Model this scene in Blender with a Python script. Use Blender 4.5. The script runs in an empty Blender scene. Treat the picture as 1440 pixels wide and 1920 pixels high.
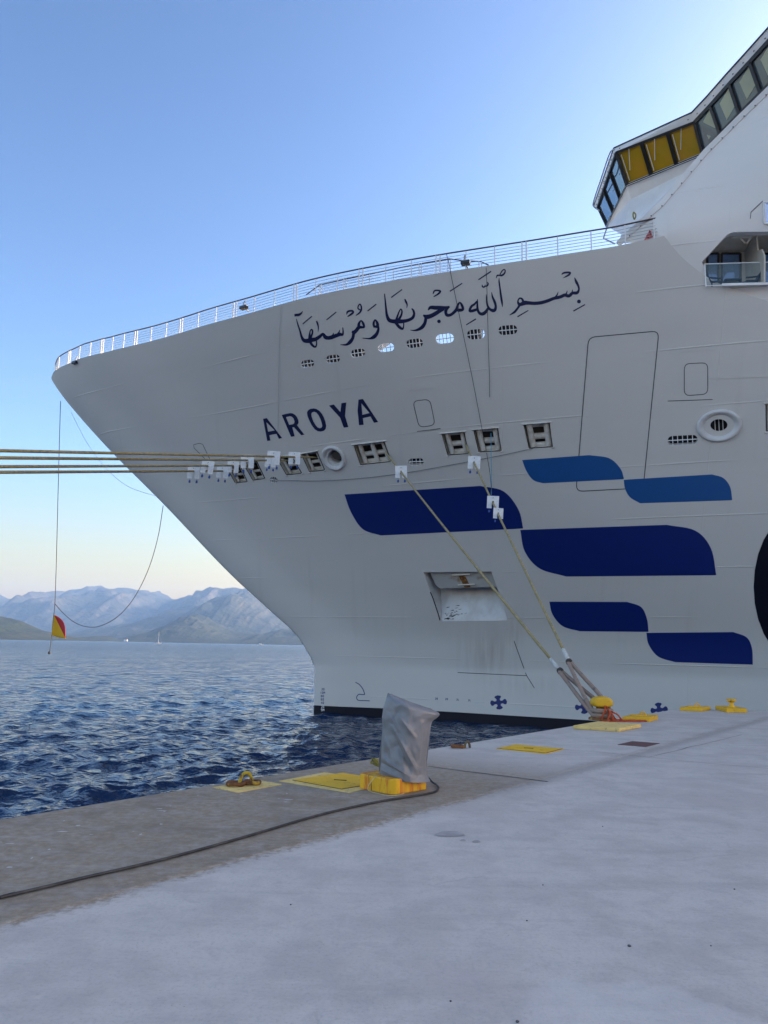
import bpy, bmesh, math, random
import numpy as np
from mathutils import Vector, Matrix
from mathutils.bvhtree import BVHTree
from mathutils.geometry import delaunay_2d_cdt
rng = np.random.default_rng(7); random.seed(7)
SC = bpy.context.scene; COL = SC.collection
A_ = lambda *v: np.array(v, float)

# ------------------------------------------------------------------ camera, sky, sun, exposure
FPX = 1443.0; EYE = 1.6; PITCH = math.atan(251.9 / FPX); ROLL = math.radians(1.18)
SUN_AZ, SUN_EL = 65.0, 18.0            # azimuth clockwise from +Y
EXPOSURE = 2.2; SKY = 0.50; SUN = 2.0; GAMMA = 1.42        # (the sky is scaled by .2 before its contrast is raised)
HORIZON = (1.44, .775, .14, 1); OVERHEAD_FILL = (1.60, 1.20, .94, 1); REAR_FILL = (1.56, 1.27, 1.02, 1)
cf = A_(0, math.cos(PITCH), math.sin(PITCH)); _r0 = A_(1, 0, 0); _u0 = A_(0, -math.sin(PITCH), math.cos(PITCH))
cr = math.cos(ROLL) * _r0 + math.sin(ROLL) * _u0; cu = math.cos(ROLL) * _u0 - math.sin(ROLL) * _r0
CAM = A_(0, 0, EYE)
cam = bpy.data.objects.new('camera', bpy.data.cameras.new('camera')); COL.objects.link(cam)
m = Matrix.Identity(4)
for i in range(3):
    m[i][0] = cr[i]; m[i][1] = cu[i]; m[i][2] = -cf[i]; m[i][3] = CAM[i]
cam.matrix_world = m
cam.data.sensor_fit = 'VERTICAL'; cam.data.sensor_height = 36; cam.data.lens = 36 * FPX / 1920
cam.data.clip_start = 0.05; cam.data.clip_end = 60000
SC.camera = cam
W = bpy.data.worlds.new('World'); SC.world = W; W.use_nodes = True
nt = W.node_tree; sky = nt.nodes.new('ShaderNodeTexSky'); sky.sky_type = 'NISHITA'; sky.sun_disc = False
sky.sun_elevation = math.radians(SUN_EL); sky.sun_rotation = math.radians(SUN_AZ)
sky.air_density = 1.0; sky.dust_density = 2.3; sky.ozone_density = 2.0; sky.altitude = 0
nt.nodes['Background'].inputs[1].default_value = SKY
def _mul(a, col):
    n_ = nt.nodes.new('ShaderNodeMix'); n_.data_type = 'RGBA'; n_.blend_type = 'MULTIPLY'; n_.inputs['Factor'].default_value = 1; nt.links.new(a, n_.inputs['A'])
    if isinstance(col, tuple): n_.inputs['B'].default_value = col
    else: nt.links.new(col, n_.inputs['B'])
    return n_.outputs['Result']
gm_ = nt.nodes.new('ShaderNodeGamma'); gm_.inputs[1].default_value = GAMMA; nt.links.new(_mul(sky.outputs[0], (.203, .199, .199, 1)), gm_.inputs[0])
_tc = nt.nodes.new('ShaderNodeTexCoord'); _sx = nt.nodes.new('ShaderNodeSeparateXYZ'); nt.links.new(_tc.outputs['Generated'], _sx.inputs[0])   # dusty warm band low down, warm fill tints added overhead and behind the camera
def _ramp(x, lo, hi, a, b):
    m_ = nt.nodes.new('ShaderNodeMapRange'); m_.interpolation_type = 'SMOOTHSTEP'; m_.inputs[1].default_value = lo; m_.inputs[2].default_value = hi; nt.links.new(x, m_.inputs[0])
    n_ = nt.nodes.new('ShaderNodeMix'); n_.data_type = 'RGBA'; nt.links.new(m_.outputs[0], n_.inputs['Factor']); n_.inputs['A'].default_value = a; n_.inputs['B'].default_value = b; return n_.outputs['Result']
_c = _mul(gm_.outputs[0], _ramp(_sx.outputs[2], -.02, .25, HORIZON, (1, 1, 1, 1))); _c = _mul(_c, _ramp(_sx.outputs[2], .70, .95, (1, 1, 1, 1), OVERHEAD_FILL)); _c = _mul(_c, _ramp(_sx.outputs[1], -.25, .35, REAR_FILL, (1, 1, 1, 1)))
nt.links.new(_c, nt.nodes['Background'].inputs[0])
sl = bpy.data.lights.new('sun', 'SUN'); sl.energy = SUN; sl.angle = math.radians(0.5); sl.color = (1.0, 0.80, 0.58)
so = bpy.data.objects.new('sun', sl); COL.objects.link(so)
sd = Vector((math.sin(math.radians(SUN_AZ)) * math.cos(math.radians(SUN_EL)), math.cos(math.radians(SUN_AZ)) * math.cos(math.radians(SUN_EL)), math.sin(math.radians(SUN_EL))))
so.rotation_euler = sd.to_track_quat('Z', 'Y').to_euler(); so.location = (40, 20, 60)
SC.view_settings.view_transform = 'Standard'; SC.view_settings.look = 'None'; SC.view_settings.exposure = EXPOSURE
SC.view_settings.gamma = 1; SC.view_settings.use_curve_mapping = False
SC.cycles.use_denoising = True; SC.cycles.max_bounces = 8; SC.cycles.volume_bounces = 1; SC.cycles.sample_clamp_indirect = 6

# ------------------------------------------------------------------ photo-point helpers: a measured direction met with a real surface
def ray(px, py): return cf + cr * ((px - 720) / FPX) - cu * ((py - 960) / FPX)
def atz(px, py, z=0.0): d = ray(px, py); return CAM + d * ((z - EYE) / d[2])
def aty(px, py, y): d = ray(px, py); return CAM + d * (y / d[1])
def nrm(v): return v / np.linalg.norm(v)

# ------------------------------------------------------------------ materials
MATS = {}
def mat(name, col, rough=0.6, metal=0.0, col2=None, nscale=4.0, nlo=0.45, nhi=0.65, bump=0.0, bscale=30.0, col3=None, n3scale=1.5, n3lo=.6, n3hi=.66, spec=0.5, coat=0.0, detail=6, stretch=None):
    M = bpy.data.materials.new(name); M.use_nodes = True; t = M.node_tree; N = t.nodes; L = t.links
    b = N['Principled BSDF']; b.inputs['Roughness'].default_value = rough; b.inputs['Metallic'].default_value = metal
    b.inputs['Specular IOR Level'].default_value = spec; b.inputs['Coat Weight'].default_value = coat
    c1 = (*col, 1); b.inputs['Base Color'].default_value = c1
    tc = N.new('ShaderNodeTexCoord'); vec = tc.outputs['Object']
    if stretch: mpn = N.new('ShaderNodeMapping'); mpn.inputs['Scale'].default_value = stretch; L.new(vec, mpn.inputs[0]); vec = mpn.outputs[0]
    out = None
    def layer(prev, c, sc, lo, hi):
        nz = N.new('ShaderNodeTexNoise'); nz.inputs['Scale'].default_value = sc; nz.inputs['Detail'].default_value = detail; nz.inputs['Roughness'].default_value = .6
        L.new(vec, nz.inputs['Vector'])
        mr = N.new('ShaderNodeMapRange'); mr.inputs[1].default_value = lo; mr.inputs[2].default_value = hi; L.new(nz.outputs[0], mr.inputs[0])
        mx = N.new('ShaderNodeMix'); mx.data_type = 'RGBA'; L.new(mr.outputs[0], mx.inputs['Factor'])
        if prev is None: mx.inputs['A'].default_value = c1
        else: L.new(prev, mx.inputs['A'])
        mx.inputs['B'].default_value = (*c, 1)
        return mx.outputs['Result']
    if col2: out = layer(None, col2, nscale, nlo, nhi)
    if col3: out = layer(out, col3, n3scale, n3lo, n3hi)
    if out is not None: L.new(out, b.inputs['Base Color'])
    if bump:
        nz = N.new('ShaderNodeTexNoise'); nz.inputs['Scale'].default_value = bscale; nz.inputs['Detail'].default_value = 5; L.new(tc.outputs['Object'], nz.inputs['Vector'])
        bp = N.new('ShaderNodeBump'); bp.inputs['Strength'].default_value = 1; bp.inputs['Distance'].default_value = bump; L.new(nz.outputs[0], bp.inputs['Height']); L.new(bp.outputs[0], b.inputs['Normal'])
    MATS[name] = M; return M

def math_node(t, op, a, b=None, c=None, clamp=False):
    n_ = t.nodes.new('ShaderNodeMath'); n_.operation = op; n_.use_clamp = clamp
    for i, v in enumerate((a, b, c)):
        if v is None: continue
        if isinstance(v, (int, float)): n_.inputs[i].default_value = v
        else: t.links.new(v, n_.inputs[i])
    return n_.outputs[0]

def noise(t, vec, scale, detail=5, rough=.6, dist=0.0):
    n_ = t.nodes.new('ShaderNodeTexNoise'); n_.inputs['Scale'].default_value = scale; n_.inputs['Detail'].default_value = detail
    n_.inputs['Roughness'].default_value = rough; n_.inputs['Distortion'].default_value = dist; t.links.new(vec, n_.inputs['Vector']); return n_.outputs[0]
def ramp(t, x, lo, hi):
    n_ = t.nodes.new('ShaderNodeMapRange'); n_.interpolation_type = 'SMOOTHSTEP'; n_.inputs[1].default_value = lo; n_.inputs[2].default_value = hi; t.links.new(x, n_.inputs[0]); return n_.outputs[0]
def mixc(t, f, a, b):
    n_ = t.nodes.new('ShaderNodeMix'); n_.data_type = 'RGBA'
    if isinstance(f, float): n_.inputs['Factor'].default_value = f
    else: t.links.new(f, n_.inputs['Factor'])
    for k, v in (('A', a), ('B', b)):
        if isinstance(v, tuple): n_.inputs[k].default_value = (*v, 1)
        else: t.links.new(v, n_.inputs[k])
    return n_.outputs['Result']

def ship_paint(name, col):
    """ship's side paint: faint plate seams (bump), slight unevenness, a few dirt and rust runs. Uses attributes hs (m aft) and hz (m up)."""
    M = bpy.data.materials.new(name); M.use_nodes = True; t = M.node_tree; b = t.nodes['Principled BSDF']
    b.inputs['Roughness'].default_value = .38
    ga = t.nodes.new('ShaderNodeAttribute'); ga.attribute_name = 'hs'; gz = t.nodes.new('ShaderNodeAttribute'); gz.attribute_name = 'hz'
    hs, hz = ga.outputs['Fac'], gz.outputs['Fac']
    cb = t.nodes.new('ShaderNodeCombineXYZ'); t.links.new(hs, cb.inputs[0]); t.links.new(hz, cb.inputs[1]); v = cb.outputs[0]
    st = t.nodes.new('ShaderNodeVectorMath'); st.operation = 'MULTIPLY'; st.inputs[1].default_value = (1.6, .12, 1); t.links.new(v, st.inputs[0])
    sh = t.nodes.new('ShaderNodeVectorMath'); sh.operation = 'MULTIPLY'; sh.inputs[1].default_value = (.12, .9, 1); t.links.new(v, sh.inputs[0])
    streak = ramp(t, noise(t, st.outputs[0], 1.0, 5), .55, .8)
    blot = ramp(t, noise(t, sh.outputs[0], .7, 4), .35, .75)
    c = mixc(t, math_node(t, 'MULTIPLY', streak, .22), col, tuple(x * .72 for x in col))
    c = mixc(t, math_node(t, 'MULTIPLY', blot, .16), c, tuple(x * .80 for x in col))
    # rust run below the anchor pocket
    def gauss(cx, cy, sx, sy):
        dx = math_node(t, 'DIVIDE', math_node(t, 'SUBTRACT', hs, cx), sx); dy = math_node(t, 'DIVIDE', math_node(t, 'SUBTRACT', hz, cy), sy)
        r2 = math_node(t, 'ADD', math_node(t, 'MULTIPLY', dx, dx), math_node(t, 'MULTIPLY', dy, dy))
        return math_node(t, 'POWER', 2.718, math_node(t, 'MULTIPLY', r2, -1.0))
    for cx, cy, sx, sy, k in RUST:
        f = math_node(t, 'MULTIPLY', gauss(cx, cy, sx, sy), math_node(t, 'MULTIPLY', ramp(t, noise(t, st.outputs[0], 2.2, 5), .3, .7), k))
        c = mixc(t, f, c, (.20, .15, .10))
    t.links.new(c, b.inputs['Base Color'])
    # seams: horizontal strakes every 2.15 m, butt welds every 8.6 m
    zz = math_node(t, 'ADD', hz, math_node(t, 'MULTIPLY', noise(t, sh.outputs[0], .3, 2), .12))
    fz = math_node(t, 'ABSOLUTE', math_node(t, 'SUBTRACT', math_node(t, 'FRACT', math_node(t, 'DIVIDE', zz, 2.15)), .5))
    fs = math_node(t, 'ABSOLUTE', math_node(t, 'SUBTRACT', math_node(t, 'FRACT', math_node(t, 'DIVIDE', hs, 8.6)), .5))
    lz = math_node(t, 'SUBTRACT', 1.0, ramp(t, fz, .004, .018)); ls = math_node(t, 'SUBTRACT', 1.0, ramp(t, fs, .001, .004))
    vis = ramp(t, noise(t, v, .22, 3), .42, .6)
    ht = math_node(t, 'MULTIPLY', math_node(t, 'MAXIMUM', lz, math_node(t, 'MULTIPLY', ls, .5)), vis)
    ht = math_node(t, 'ADD', math_node(t, 'MULTIPLY', ht, 1.0), math_node(t, 'MULTIPLY', noise(t, v, .55, 3), 1.6))
    bp = t.nodes.new('ShaderNodeBump'); bp.inputs['Distance'].default_value = .012; t.links.new(ht, bp.inputs['Height']); t.links.new(bp.outputs[0], b.inputs['Normal'])
    MATS[name] = M; return M

mat('navy', (.003, .017, .145), .4); mat('letter_navy', (.004, .008, .060), .45); mat('midblue', (.010, .085, .28), .4); mat('black_paint', (.006, .007, .016), .5, spec=.2)
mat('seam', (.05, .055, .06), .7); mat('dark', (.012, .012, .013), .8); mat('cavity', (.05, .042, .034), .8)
mat('white', (.78, .78, .77), .4, col2=(.66, .66, .65), nscale=.7, nlo=.4, nhi=.7)
mat('cream', (.60, .56, .48), .5, col2=(.52, .47, .38), nscale=2)
mat('pocket', (.60, .60, .59), .45, col2=(.46, .45, .43), nscale=1.6, nlo=.42, nhi=.7); mat('pipe_rim', (.60, .60, .595), .45, col2=(.50, .50, .49), nscale=2)
mat('roller', (.62, .60, .55), .45, col2=(.46, .42, .36), nscale=3)
mat('rail_white', (.74, .74, .73), .4); mat('rail_wire', (.42, .44, .46), .35, metal=.6); mat('rail_cap', (.07, .045, .035), .5)
mat('rusty_plate', (.42, .42, .40), .6, col2=(.30, .17, .06), nscale=1.3, nlo=.55, nhi=.68)
mat('rust', (.20, .075, .022), .8, col2=(.09, .035, .015), nscale=14, col3=(.42, .27, .03), n3scale=6, n3lo=.55, n3hi=.62, bump=.006, bscale=60)
mat('rust_dull', (.14, .11, .05), .8, col2=(.07, .045, .03), nscale=14, bump=.004, bscale=60); mat('rust_yellow', (.52, .36, .02), .7, col2=(.16, .06, .02), nscale=11, nlo=.5, nhi=.6, bump=.004, bscale=60)
mat('yellow', (.82, .46, .008), .5, col2=(.66, .38, .01), nscale=3, nlo=.4, nhi=.7, col3=(.30, .16, .03), n3scale=9, n3lo=.61, n3hi=.68)
mat('yellow_flat', (.82, .48, .010), .6, col2=(.68, .38, .015), nscale=5, nlo=.45, nhi=.75, col3=(.34, .22, .05), n3scale=14, n3lo=.60, n3hi=.72)
mat('yellow_rusty', (.82, .46, .012), .55, col2=(.66, .20, .012), nscale=9, nlo=.47, nhi=.56, col3=(.28, .085, .02), n3scale=15, n3lo=.58, n3hi=.66, bump=.003, bscale=40, stretch=(1, 1, .16))
mat('pale_yellow', (.80, .58, .20), .8, col2=(.68, .48, .17), nscale=4, nlo=.4, nhi=.7, col3=(.20, .18, .14), n3scale=16, n3lo=.60, n3hi=.68, bump=.004, bscale=60)
mat('rope_yellow', (.40, .32, .15), .9, col2=(.24, .20, .10), nscale=9, nlo=.4, nhi=.65, bump=.01, bscale=40)
mat('rope_cover', (.31, .24, .19), .9, col2=(.35, .22, .17), nscale=6, nlo=.42, nhi=.65, col3=(.16, .13, .11), n3scale=9, n3lo=.58, n3hi=.7, bump=.01, bscale=50)
mat('splice', (.62, .62, .58), .9, col2=(.4, .4, .36), nscale=20, bump=.01, bscale=50); mat('collar', (.07, .06, .05), .9, bump=.01, bscale=50)
mat('orange_rope', (.52, .085, .022), .75, col2=(.30, .05, .015), nscale=20, bump=.004, bscale=120)
mat('thin_rope', (.05, .06, .07), .8); mat('cyan_rope', (.08, .30, .45), .7); mat('cord_cream', (.62, .52, .30), .8)
mat('coil_green', (.30, .27, .06), .8, col2=(.12, .12, .04), nscale=16)
mat('cable', (.016, .017, .020), .55, col2=(.05, .05, .05), nscale=7)
mat('guard_plate', (.74, .75, .76), .45, col2=(.60, .62, .64), nscale=2.5); mat('float_blue', (.012, .06, .28), .5)
mat('tarp', (.215, .22, .23), .4, col2=(.195, .20, .21), nscale=1.2, bump=.0006, bscale=90)
mat('flag_red', (.50, .02, .025), .75); mat('flag_yellow', (.75, .42, .01), .75); mat('steel_brown', (.14, .055, .055), .6, col2=(.10, .045, .045), nscale=7, bump=.002, bscale=50)
mat('amber', (.34, .21, .004), .12, col2=(.42, .21, .01), nscale=.8, nlo=.45, nhi=.7, spec=.6); mat('glass_grey', (.05, .075, .095), .06, spec=.8)
mat('blind', (.42, .43, .28), .5, col2=(.36, .37, .25), nscale=.8); mat('frame_dark', (.022, .02, .018), .5); mat('glass_blue', (.30, .48, .85), .05, metal=.85); mat('glass_end', (.22, .29, .37), .05, metal=.85)
mat('furniture', (.03, .06, .09), .7); mat('stone', (.10, .10, .11), .9, bump=.004, bscale=60); mat('lamp_glass', (.02, .02, .025), .15)
g = mat('glass_clear', (.30, .42, .46), .03, spec=.8); bs = g.node_tree.nodes['Principled BSDF']; bs.inputs['Alpha'].default_value = .13

# ------------------------------------------------------------------ mesh + object helpers
class MB:
    def __init__(s): s.v = []; s.f = []; s.m = []; s.k = 0
    def add(s, v, f, mi=0):
        v = np.asarray(v, float).reshape(-1, 3); s.v.append(v); s.f += [tuple(int(i) + s.k for i in q) for q in f]; s.m += [mi] * len(f); s.k += len(v); return s
    def box(s, c, ax, ay, az, mi=0):      # centre + three half-axis vectors
        c, ax, ay, az = map(np.asarray, (c, ax, ay, az))
        v = [c + i * ax + j * ay + k * az for k in (-1, 1) for j in (-1, 1) for i in (-1, 1)]
        return s.add(v, [(0, 2, 3, 1), (4, 5, 7, 6), (0, 1, 5, 4), (2, 6, 7, 3), (0, 4, 6, 2), (1, 3, 7, 5)], mi)
    def bar(s, p, q, w, d=None, up=None, mi=0):
        p, q = np.asarray(p, float), np.asarray(q, float); t = nrm(q - p); up = A_(0, 0, 1) if up is None else up
        x = np.cross(t, up); x = nrm(x) if np.linalg.norm(x) > 1e-4 else A_(1, 0, 0); y = np.cross(x, t)
        return s.box((p + q) / 2, x * w / 2, t * np.linalg.norm(q - p) / 2, y * (d or w) / 2, mi)
    def tube(s, pts, r, seg=8, mi=0, closed=False, cap=True):
        P = np.asarray(pts, float); n_ = len(P); R = np.full(n_, r) if np.isscalar(r) else np.asarray(r)
        T = np.gradient(P, axis=0) if not closed else np.roll(P, -1, 0) - np.roll(P, 1, 0)
        T /= np.linalg.norm(T, axis=1)[:, None] + 1e-12
        a = A_(0, 0, 1) if abs(T[0][2]) < .9 else A_(1, 0, 0); x = nrm(np.cross(T[0], a)); X = []
        for i in range(n_):
            x = x - T[i] * (x @ T[i]); x = nrm(x); X.append(x)
        X = np.array(X); Y = np.cross(T, X); th = np.linspace(0, 2 * np.pi, seg, endpoint=False)
        v = P[:, None] + R[:, None, None] * (np.cos(th)[None, :, None] * X[:, None] + np.sin(th)[None, :, None] * Y[:, None])
        f = []
        for i in range(n_ if closed else n_ - 1):
            for j in range(seg):
                k = (j + 1) % seg; i2 = (i + 1) % n_
                f.append((i * seg + j, i * seg + k, i2 * seg + k, i2 * seg + j))
        if cap and not closed: f += [tuple(range(seg))[::-1], tuple((n_ - 1) * seg + j for j in range(seg))]
        return s.add(v, f, mi)
    def lathe(s, c, axis, prof, seg=32, mi=0, xa=None, sx=1.0):   # prof: (radius, height along axis)
        axis = nrm(np.asarray(axis, float)); x = np.cross(axis, A_(0, 0, 1)) if xa is None else xa; x = nrm(x - axis * (x @ axis)) if np.linalg.norm(x) > 1e-4 else A_(1, 0, 0); y = np.cross(axis, x)
        th = np.linspace(0, 2 * np.pi, seg, endpoint=False); v = []
        for r, h in prof: v += [c + axis * h + r * (sx * math.cos(t) * x + math.sin(t) * y) for t in th]
        f = [(i * seg + j, i * seg + (j + 1) % seg, (i + 1) * seg + (j + 1) % seg, (i + 1) * seg + j) for i in range(len(prof) - 1) for j in range(seg)]
        return s.add(v, f, mi)
    def prism(s, poly, d, mi=0):          # polygon of 3-D points extruded by vector d
        P = np.asarray(poly, float); n_ = len(P); return s.add(np.vstack([P, P + d]), [tuple(range(n_))[::-1], tuple(range(n_, 2 * n_))] + [(i, (i + 1) % n_, n_ + (i + 1) % n_, n_ + i) for i in range(n_)], mi)
    def quad(s, a, b, c, d, mi=0): return s.add([a, b, c, d], [(0, 1, 2, 3)], mi)
    def build(s, name, mats, parent=None, smooth=False, bevel=0, auto=None):
        me = bpy.data.meshes.new(name); v = np.vstack(s.v) if s.v else np.zeros((0, 3)); me.from_pydata(v.tolist(), [], s.f)
        for x in ([mats] if isinstance(mats, str) else mats): me.materials.append(MATS[x])
        if len(set(s.m)) > 1: me.polygons.foreach_set('material_index', s.m)
        bm = bmesh.new(); bm.from_mesh(me); bmesh.ops.recalc_face_normals(bm, faces=bm.faces); bm.to_mesh(me); bm.free()
        o = bpy.data.objects.new(name, me); COL.objects.link(o)
        if parent is not None: o.parent = parent; w = wloc(parent); o.location = -w
        if smooth: me.polygons.foreach_set('use_smooth', [True] * len(me.polygons))
        if bevel: md = o.modifiers.new('bevel', 'BEVEL'); md.width = bevel; md.segments = 2; md.limit_method = 'ANGLE'
        if auto: me.set_sharp_from_angle(angle=math.radians(auto))
        me.update(); return o
def wloc(o):
    l = Vector((0, 0, 0))
    while o is not None: l = l + o.location; o = o.parent
    return l
def tag(o, label=None, cat=None, group=None, kind=None):
    for k, v in (('label', label), ('category', cat), ('group', group), ('kind', kind)):
        if v: o[k] = v
    return o
def thing(name, loc, label, cat, group=None):
    o = bpy.data.objects.new(name, None); COL.objects.link(o); o.location = Vector(loc); o.empty_display_size = .3; return tag(o, label, cat, group)
def copy_tree(o, parent=None):
    c = o.copy(); COL.objects.link(c)
    if parent is not None: c.parent = parent
    for ch in list(o.children): copy_tree(ch, c)
    return c
def catmull(P, n_=8, closed=False):
    P = np.asarray(P, float)
    Q = np.vstack([P[-1:], P, P[:2]]) if closed else np.vstack([2 * P[:1] - P[1:2], P, 2 * P[-1:] - P[-2:-1]])
    out = []
    for i in range(1, len(Q) - 2):
        for t in np.linspace(0, 1, n_, endpoint=False):
            a, b, c, d = Q[i - 1:i + 3]; out.append(.5 * ((2 * b) + (c - a) * t + (2 * a - 5 * b + 4 * c - d) * t * t + (3 * b - a - 3 * c + d) * t ** 3))
    if not closed: out.append(P[-1])
    return np.array(out)
def vnoise(x, y, seed=0):                # value noise, vectorised
    xi = np.floor(x).astype(int); yi = np.floor(y).astype(int); fx = x - xi; fy = y - yi; fx = fx * fx * (3 - 2 * fx); fy = fy * fy * (3 - 2 * fy)
    def h(a, b):
        q = (a * 374761393 + b * 668265263 + seed * 1442695041) & 0xffffffff; q = ((q ^ (q >> 13)) * 1274126177) & 0xffffffff; return ((q ^ (q >> 16)) & 0xffff) / 65535.0
    return (h(xi, yi) * (1 - fx) + h(xi + 1, yi) * fx) * (1 - fy) + (h(xi, yi + 1) * (1 - fx) + h(xi + 1, yi + 1) * fx) * fy
def fbm(x, y, o=5, seed=0, ridged=False):
    r = 0; a = 1; tot = 0
    for k in range(o):
        q = vnoise(x * 2 ** k + 17.3 * k, y * 2 ** k - 9.1 * k, seed + k)
        if ridged: q = 1 - abs(2 * q - 1)
        r = r + a * q; tot += a; a *= .5
    return r / tot
def in_poly(P, poly):                    # non-zero winding test
    P = np.asarray(P); V = np.asarray(poly); w = np.zeros(len(P), int)
    for i in range(len(V)):
        a, b = V[i], V[(i + 1) % len(V)]; cr_ = (b[0] - a[0]) * (P[:, 1] - a[1]) - (b[1] - a[1]) * (P[:, 0] - a[0])
        w += ((a[1] <= P[:, 1]) & (b[1] > P[:, 1]) & (cr_ > 0)).astype(int) - ((a[1] > P[:, 1]) & (b[1] <= P[:, 1]) & (cr_ < 0)).astype(int)
    return w != 0
def densify(poly, step, closed=True):
    P = [np.asarray(p, float) for p in poly]; out = []
    for i in range(len(P) if closed else len(P) - 1):
        a, b = P[i], P[(i + 1) % len(P)]; k = max(1, int(np.linalg.norm(b - a) / step)); out += [a + (b - a) * t for t in np.linspace(0, 1, k, endpoint=False)]
    if not closed: out.append(P[-1])
    return np.array(out)
def cdt(loops, free, keep):              # constrained triangulation of closed loops + free points; keep(centroids) -> mask
    V = []; Ed = []
    for L in loops:
        k = len(V); V += [tuple(p) for p in L]; Ed += [(k + i, k + (i + 1) % len(L)) for i in range(len(L))]
    V += [tuple(p) for p in free]
    v, e, f, *_ = delaunay_2d_cdt([Vector(p) for p in V], Ed, [], 0, 1e-6)
    v = np.array([tuple(p) for p in v]); f = np.array([q for q in f]); cen = v[f].mean(1); return v, f[keep(cen)]

# ------------------------------------------------------------------ the ship's lines
TH = math.radians(-6); UU = A_(math.cos(TH), math.sin(TH), 0); NN = A_(math.sin(TH), -math.cos(TH), 0)   # aft, to port
P0 = A_(-3.721, 44.555, 0); SMAX = 140.0; ZW = -2.2; ZT = 18.2
LZ = A_([-6, 0], [-2.2, 0], [.4, .05], [1.21, .5], [1.95, 1.0], [3.65, 2.95], [5.33, 4.95], [9.76, 9.6], [13.26, 13.4], [15.5, 15.62], [16.72, 16.72], [17.5, 17.30], [18.3, 17.8], [20, 18.6])
BD = A_([0, 0], [.15, .55], [.5, 1.0], [1.2, 1.65], [2.9, 2.75], [5.5, 4.3], [9.2, 5.85], [14.5, 8.7], [19, 11.0], [22.2, 12.05], [28.6, 13.65], [33.2, 14.7], [45, 16.2], [60, 17], [90, 17.2], [200, 17.2])
BW = A_([0, 0], [.1, .12], [4.05, .85], [7.84, 1.97], [10.16, 2.9], [13.85, 4.3], [25, 8.3], [40, 12], [60, 15], [80, 16], [110, 16.6], [200, 16.8])
def ip(T, x):
    xs, ys = T[:, 0], T[:, 1]; h = np.diff(xs); dl = np.diff(ys) / h; m_ = np.zeros(len(xs)); m_[0] = dl[0]; m_[-1] = dl[-1]
    for i in range(1, len(xs) - 1):
        if dl[i - 1] * dl[i] > 0:
            w1 = 2 * h[i] + h[i - 1]; w2 = h[i] + 2 * h[i - 1]; m_[i] = (w1 + w2) / (w1 / dl[i - 1] + w2 / dl[i])
    x = np.clip(x, xs[0], xs[-1]); i = np.clip(np.searchsorted(xs, x) - 1, 0, len(h) - 1); t = (x - xs[i]) / h[i]; t2 = t * t; t3 = t2 * t
    return (2 * t3 - 3 * t2 + 1) * ys[i] + (t3 - 2 * t2 + t) * h[i] * m_[i] + (-2 * t3 + 3 * t2) * ys[i + 1] + (t3 - t2) * h[i] * m_[i + 1]
def HS(s, z, side=1.0):
    s = np.asarray(s, float); z = np.asarray(z, float); L = ip(LZ, z); aa = s * (SMAX + L) / SMAX
    t = np.clip((z - ZW) / (ZT - ZW), 0, 1.08); g_ = t ** 1.75; b = side * (ip(BW, aa) * (1 - g_) + ip(BD, aa) * g_)
    return P0 + (aa - L)[..., None] * UU + b[..., None] * NN + z[..., None] * A_(0, 0, 1)
def HN(s, z):                            # outward normal, port side
    s = np.asarray(s, float); z = np.asarray(z, float); e = .02; s1 = np.maximum(s, .03)
    n_ = np.cross(HS(s1 + e, z) - HS(s1 - e, z), HS(s1, z + e) - HS(s1, z - e)); n_ /= np.linalg.norm(n_, axis=-1)[..., None] + 1e-12
    return n_ * np.sign((n_ @ NN) + 1e-9)[..., None]
QK = 4.0                                  # q = QK*sqrt(s)
q2s = lambda q: (np.maximum(q, 0) / QK) ** 2
s2q = lambda s: QK * np.sqrt(np.maximum(s, 0))
_gq = np.linspace(0, s2q(90.0), 420); _gz = np.linspace(-4, 19.4, 200); _GQ, _GZ = np.meshgrid(_gq, _gz, indexing='ij')
_GP = HS(q2s(_GQ), _GZ).reshape(-1, 3); _nz = len(_gz)
_tri = []
for i in range(len(_gq) - 1):
    for j in range(_nz - 1):
        a = i * _nz + j; _tri += [(a, a + 1, a + _nz + 1), (a, a + _nz + 1, a + _nz)]
_bvh = BVHTree.FromPolygons([tuple(p) for p in _GP], _tri)
_GQf, _GZf = _GQ.ravel(), _GZ.ravel()
def hq(px, py):                           # photo point -> (q, z) on the hull
    for k in range(40):                   # just off the silhouette: step inboard
        d = ray(px + .6 * k, py); h = _bvh.ray_cast(Vector(CAM), Vector(nrm(d)))
        if h[0] is not None: break
    else: raise ValueError('off hull %s %s' % (px, py))
    t = _tri[h[2]]; a, b, c = (_GP[i] for i in t); p = np.array(h[0]); M_ = np.stack([b - a, c - a], 1); w = np.linalg.lstsq(M_, p - a, rcond=None)[0]
    w = (1 - w.sum(), w[0], w[1]); return A_(sum(_GQf[i] * k for i, k in zip(t, w)), sum(_GZf[i] * k for i, k in zip(t, w)))
def hqs(poly): return np.array([hq(*p) for p in poly])
def h3(qz, off=0.0): qz = np.atleast_2d(qz); s = q2s(qz[:, 0]); return HS(s, qz[:, 1]) + HN(s, qz[:, 1]) * off
def hp(px, py, off=0.0): return h3(hq(px, py), off)[0]
def hn(px, py): q = hq(px, py); return HN(q2s(q[:1]), q[1:])[0]

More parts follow.
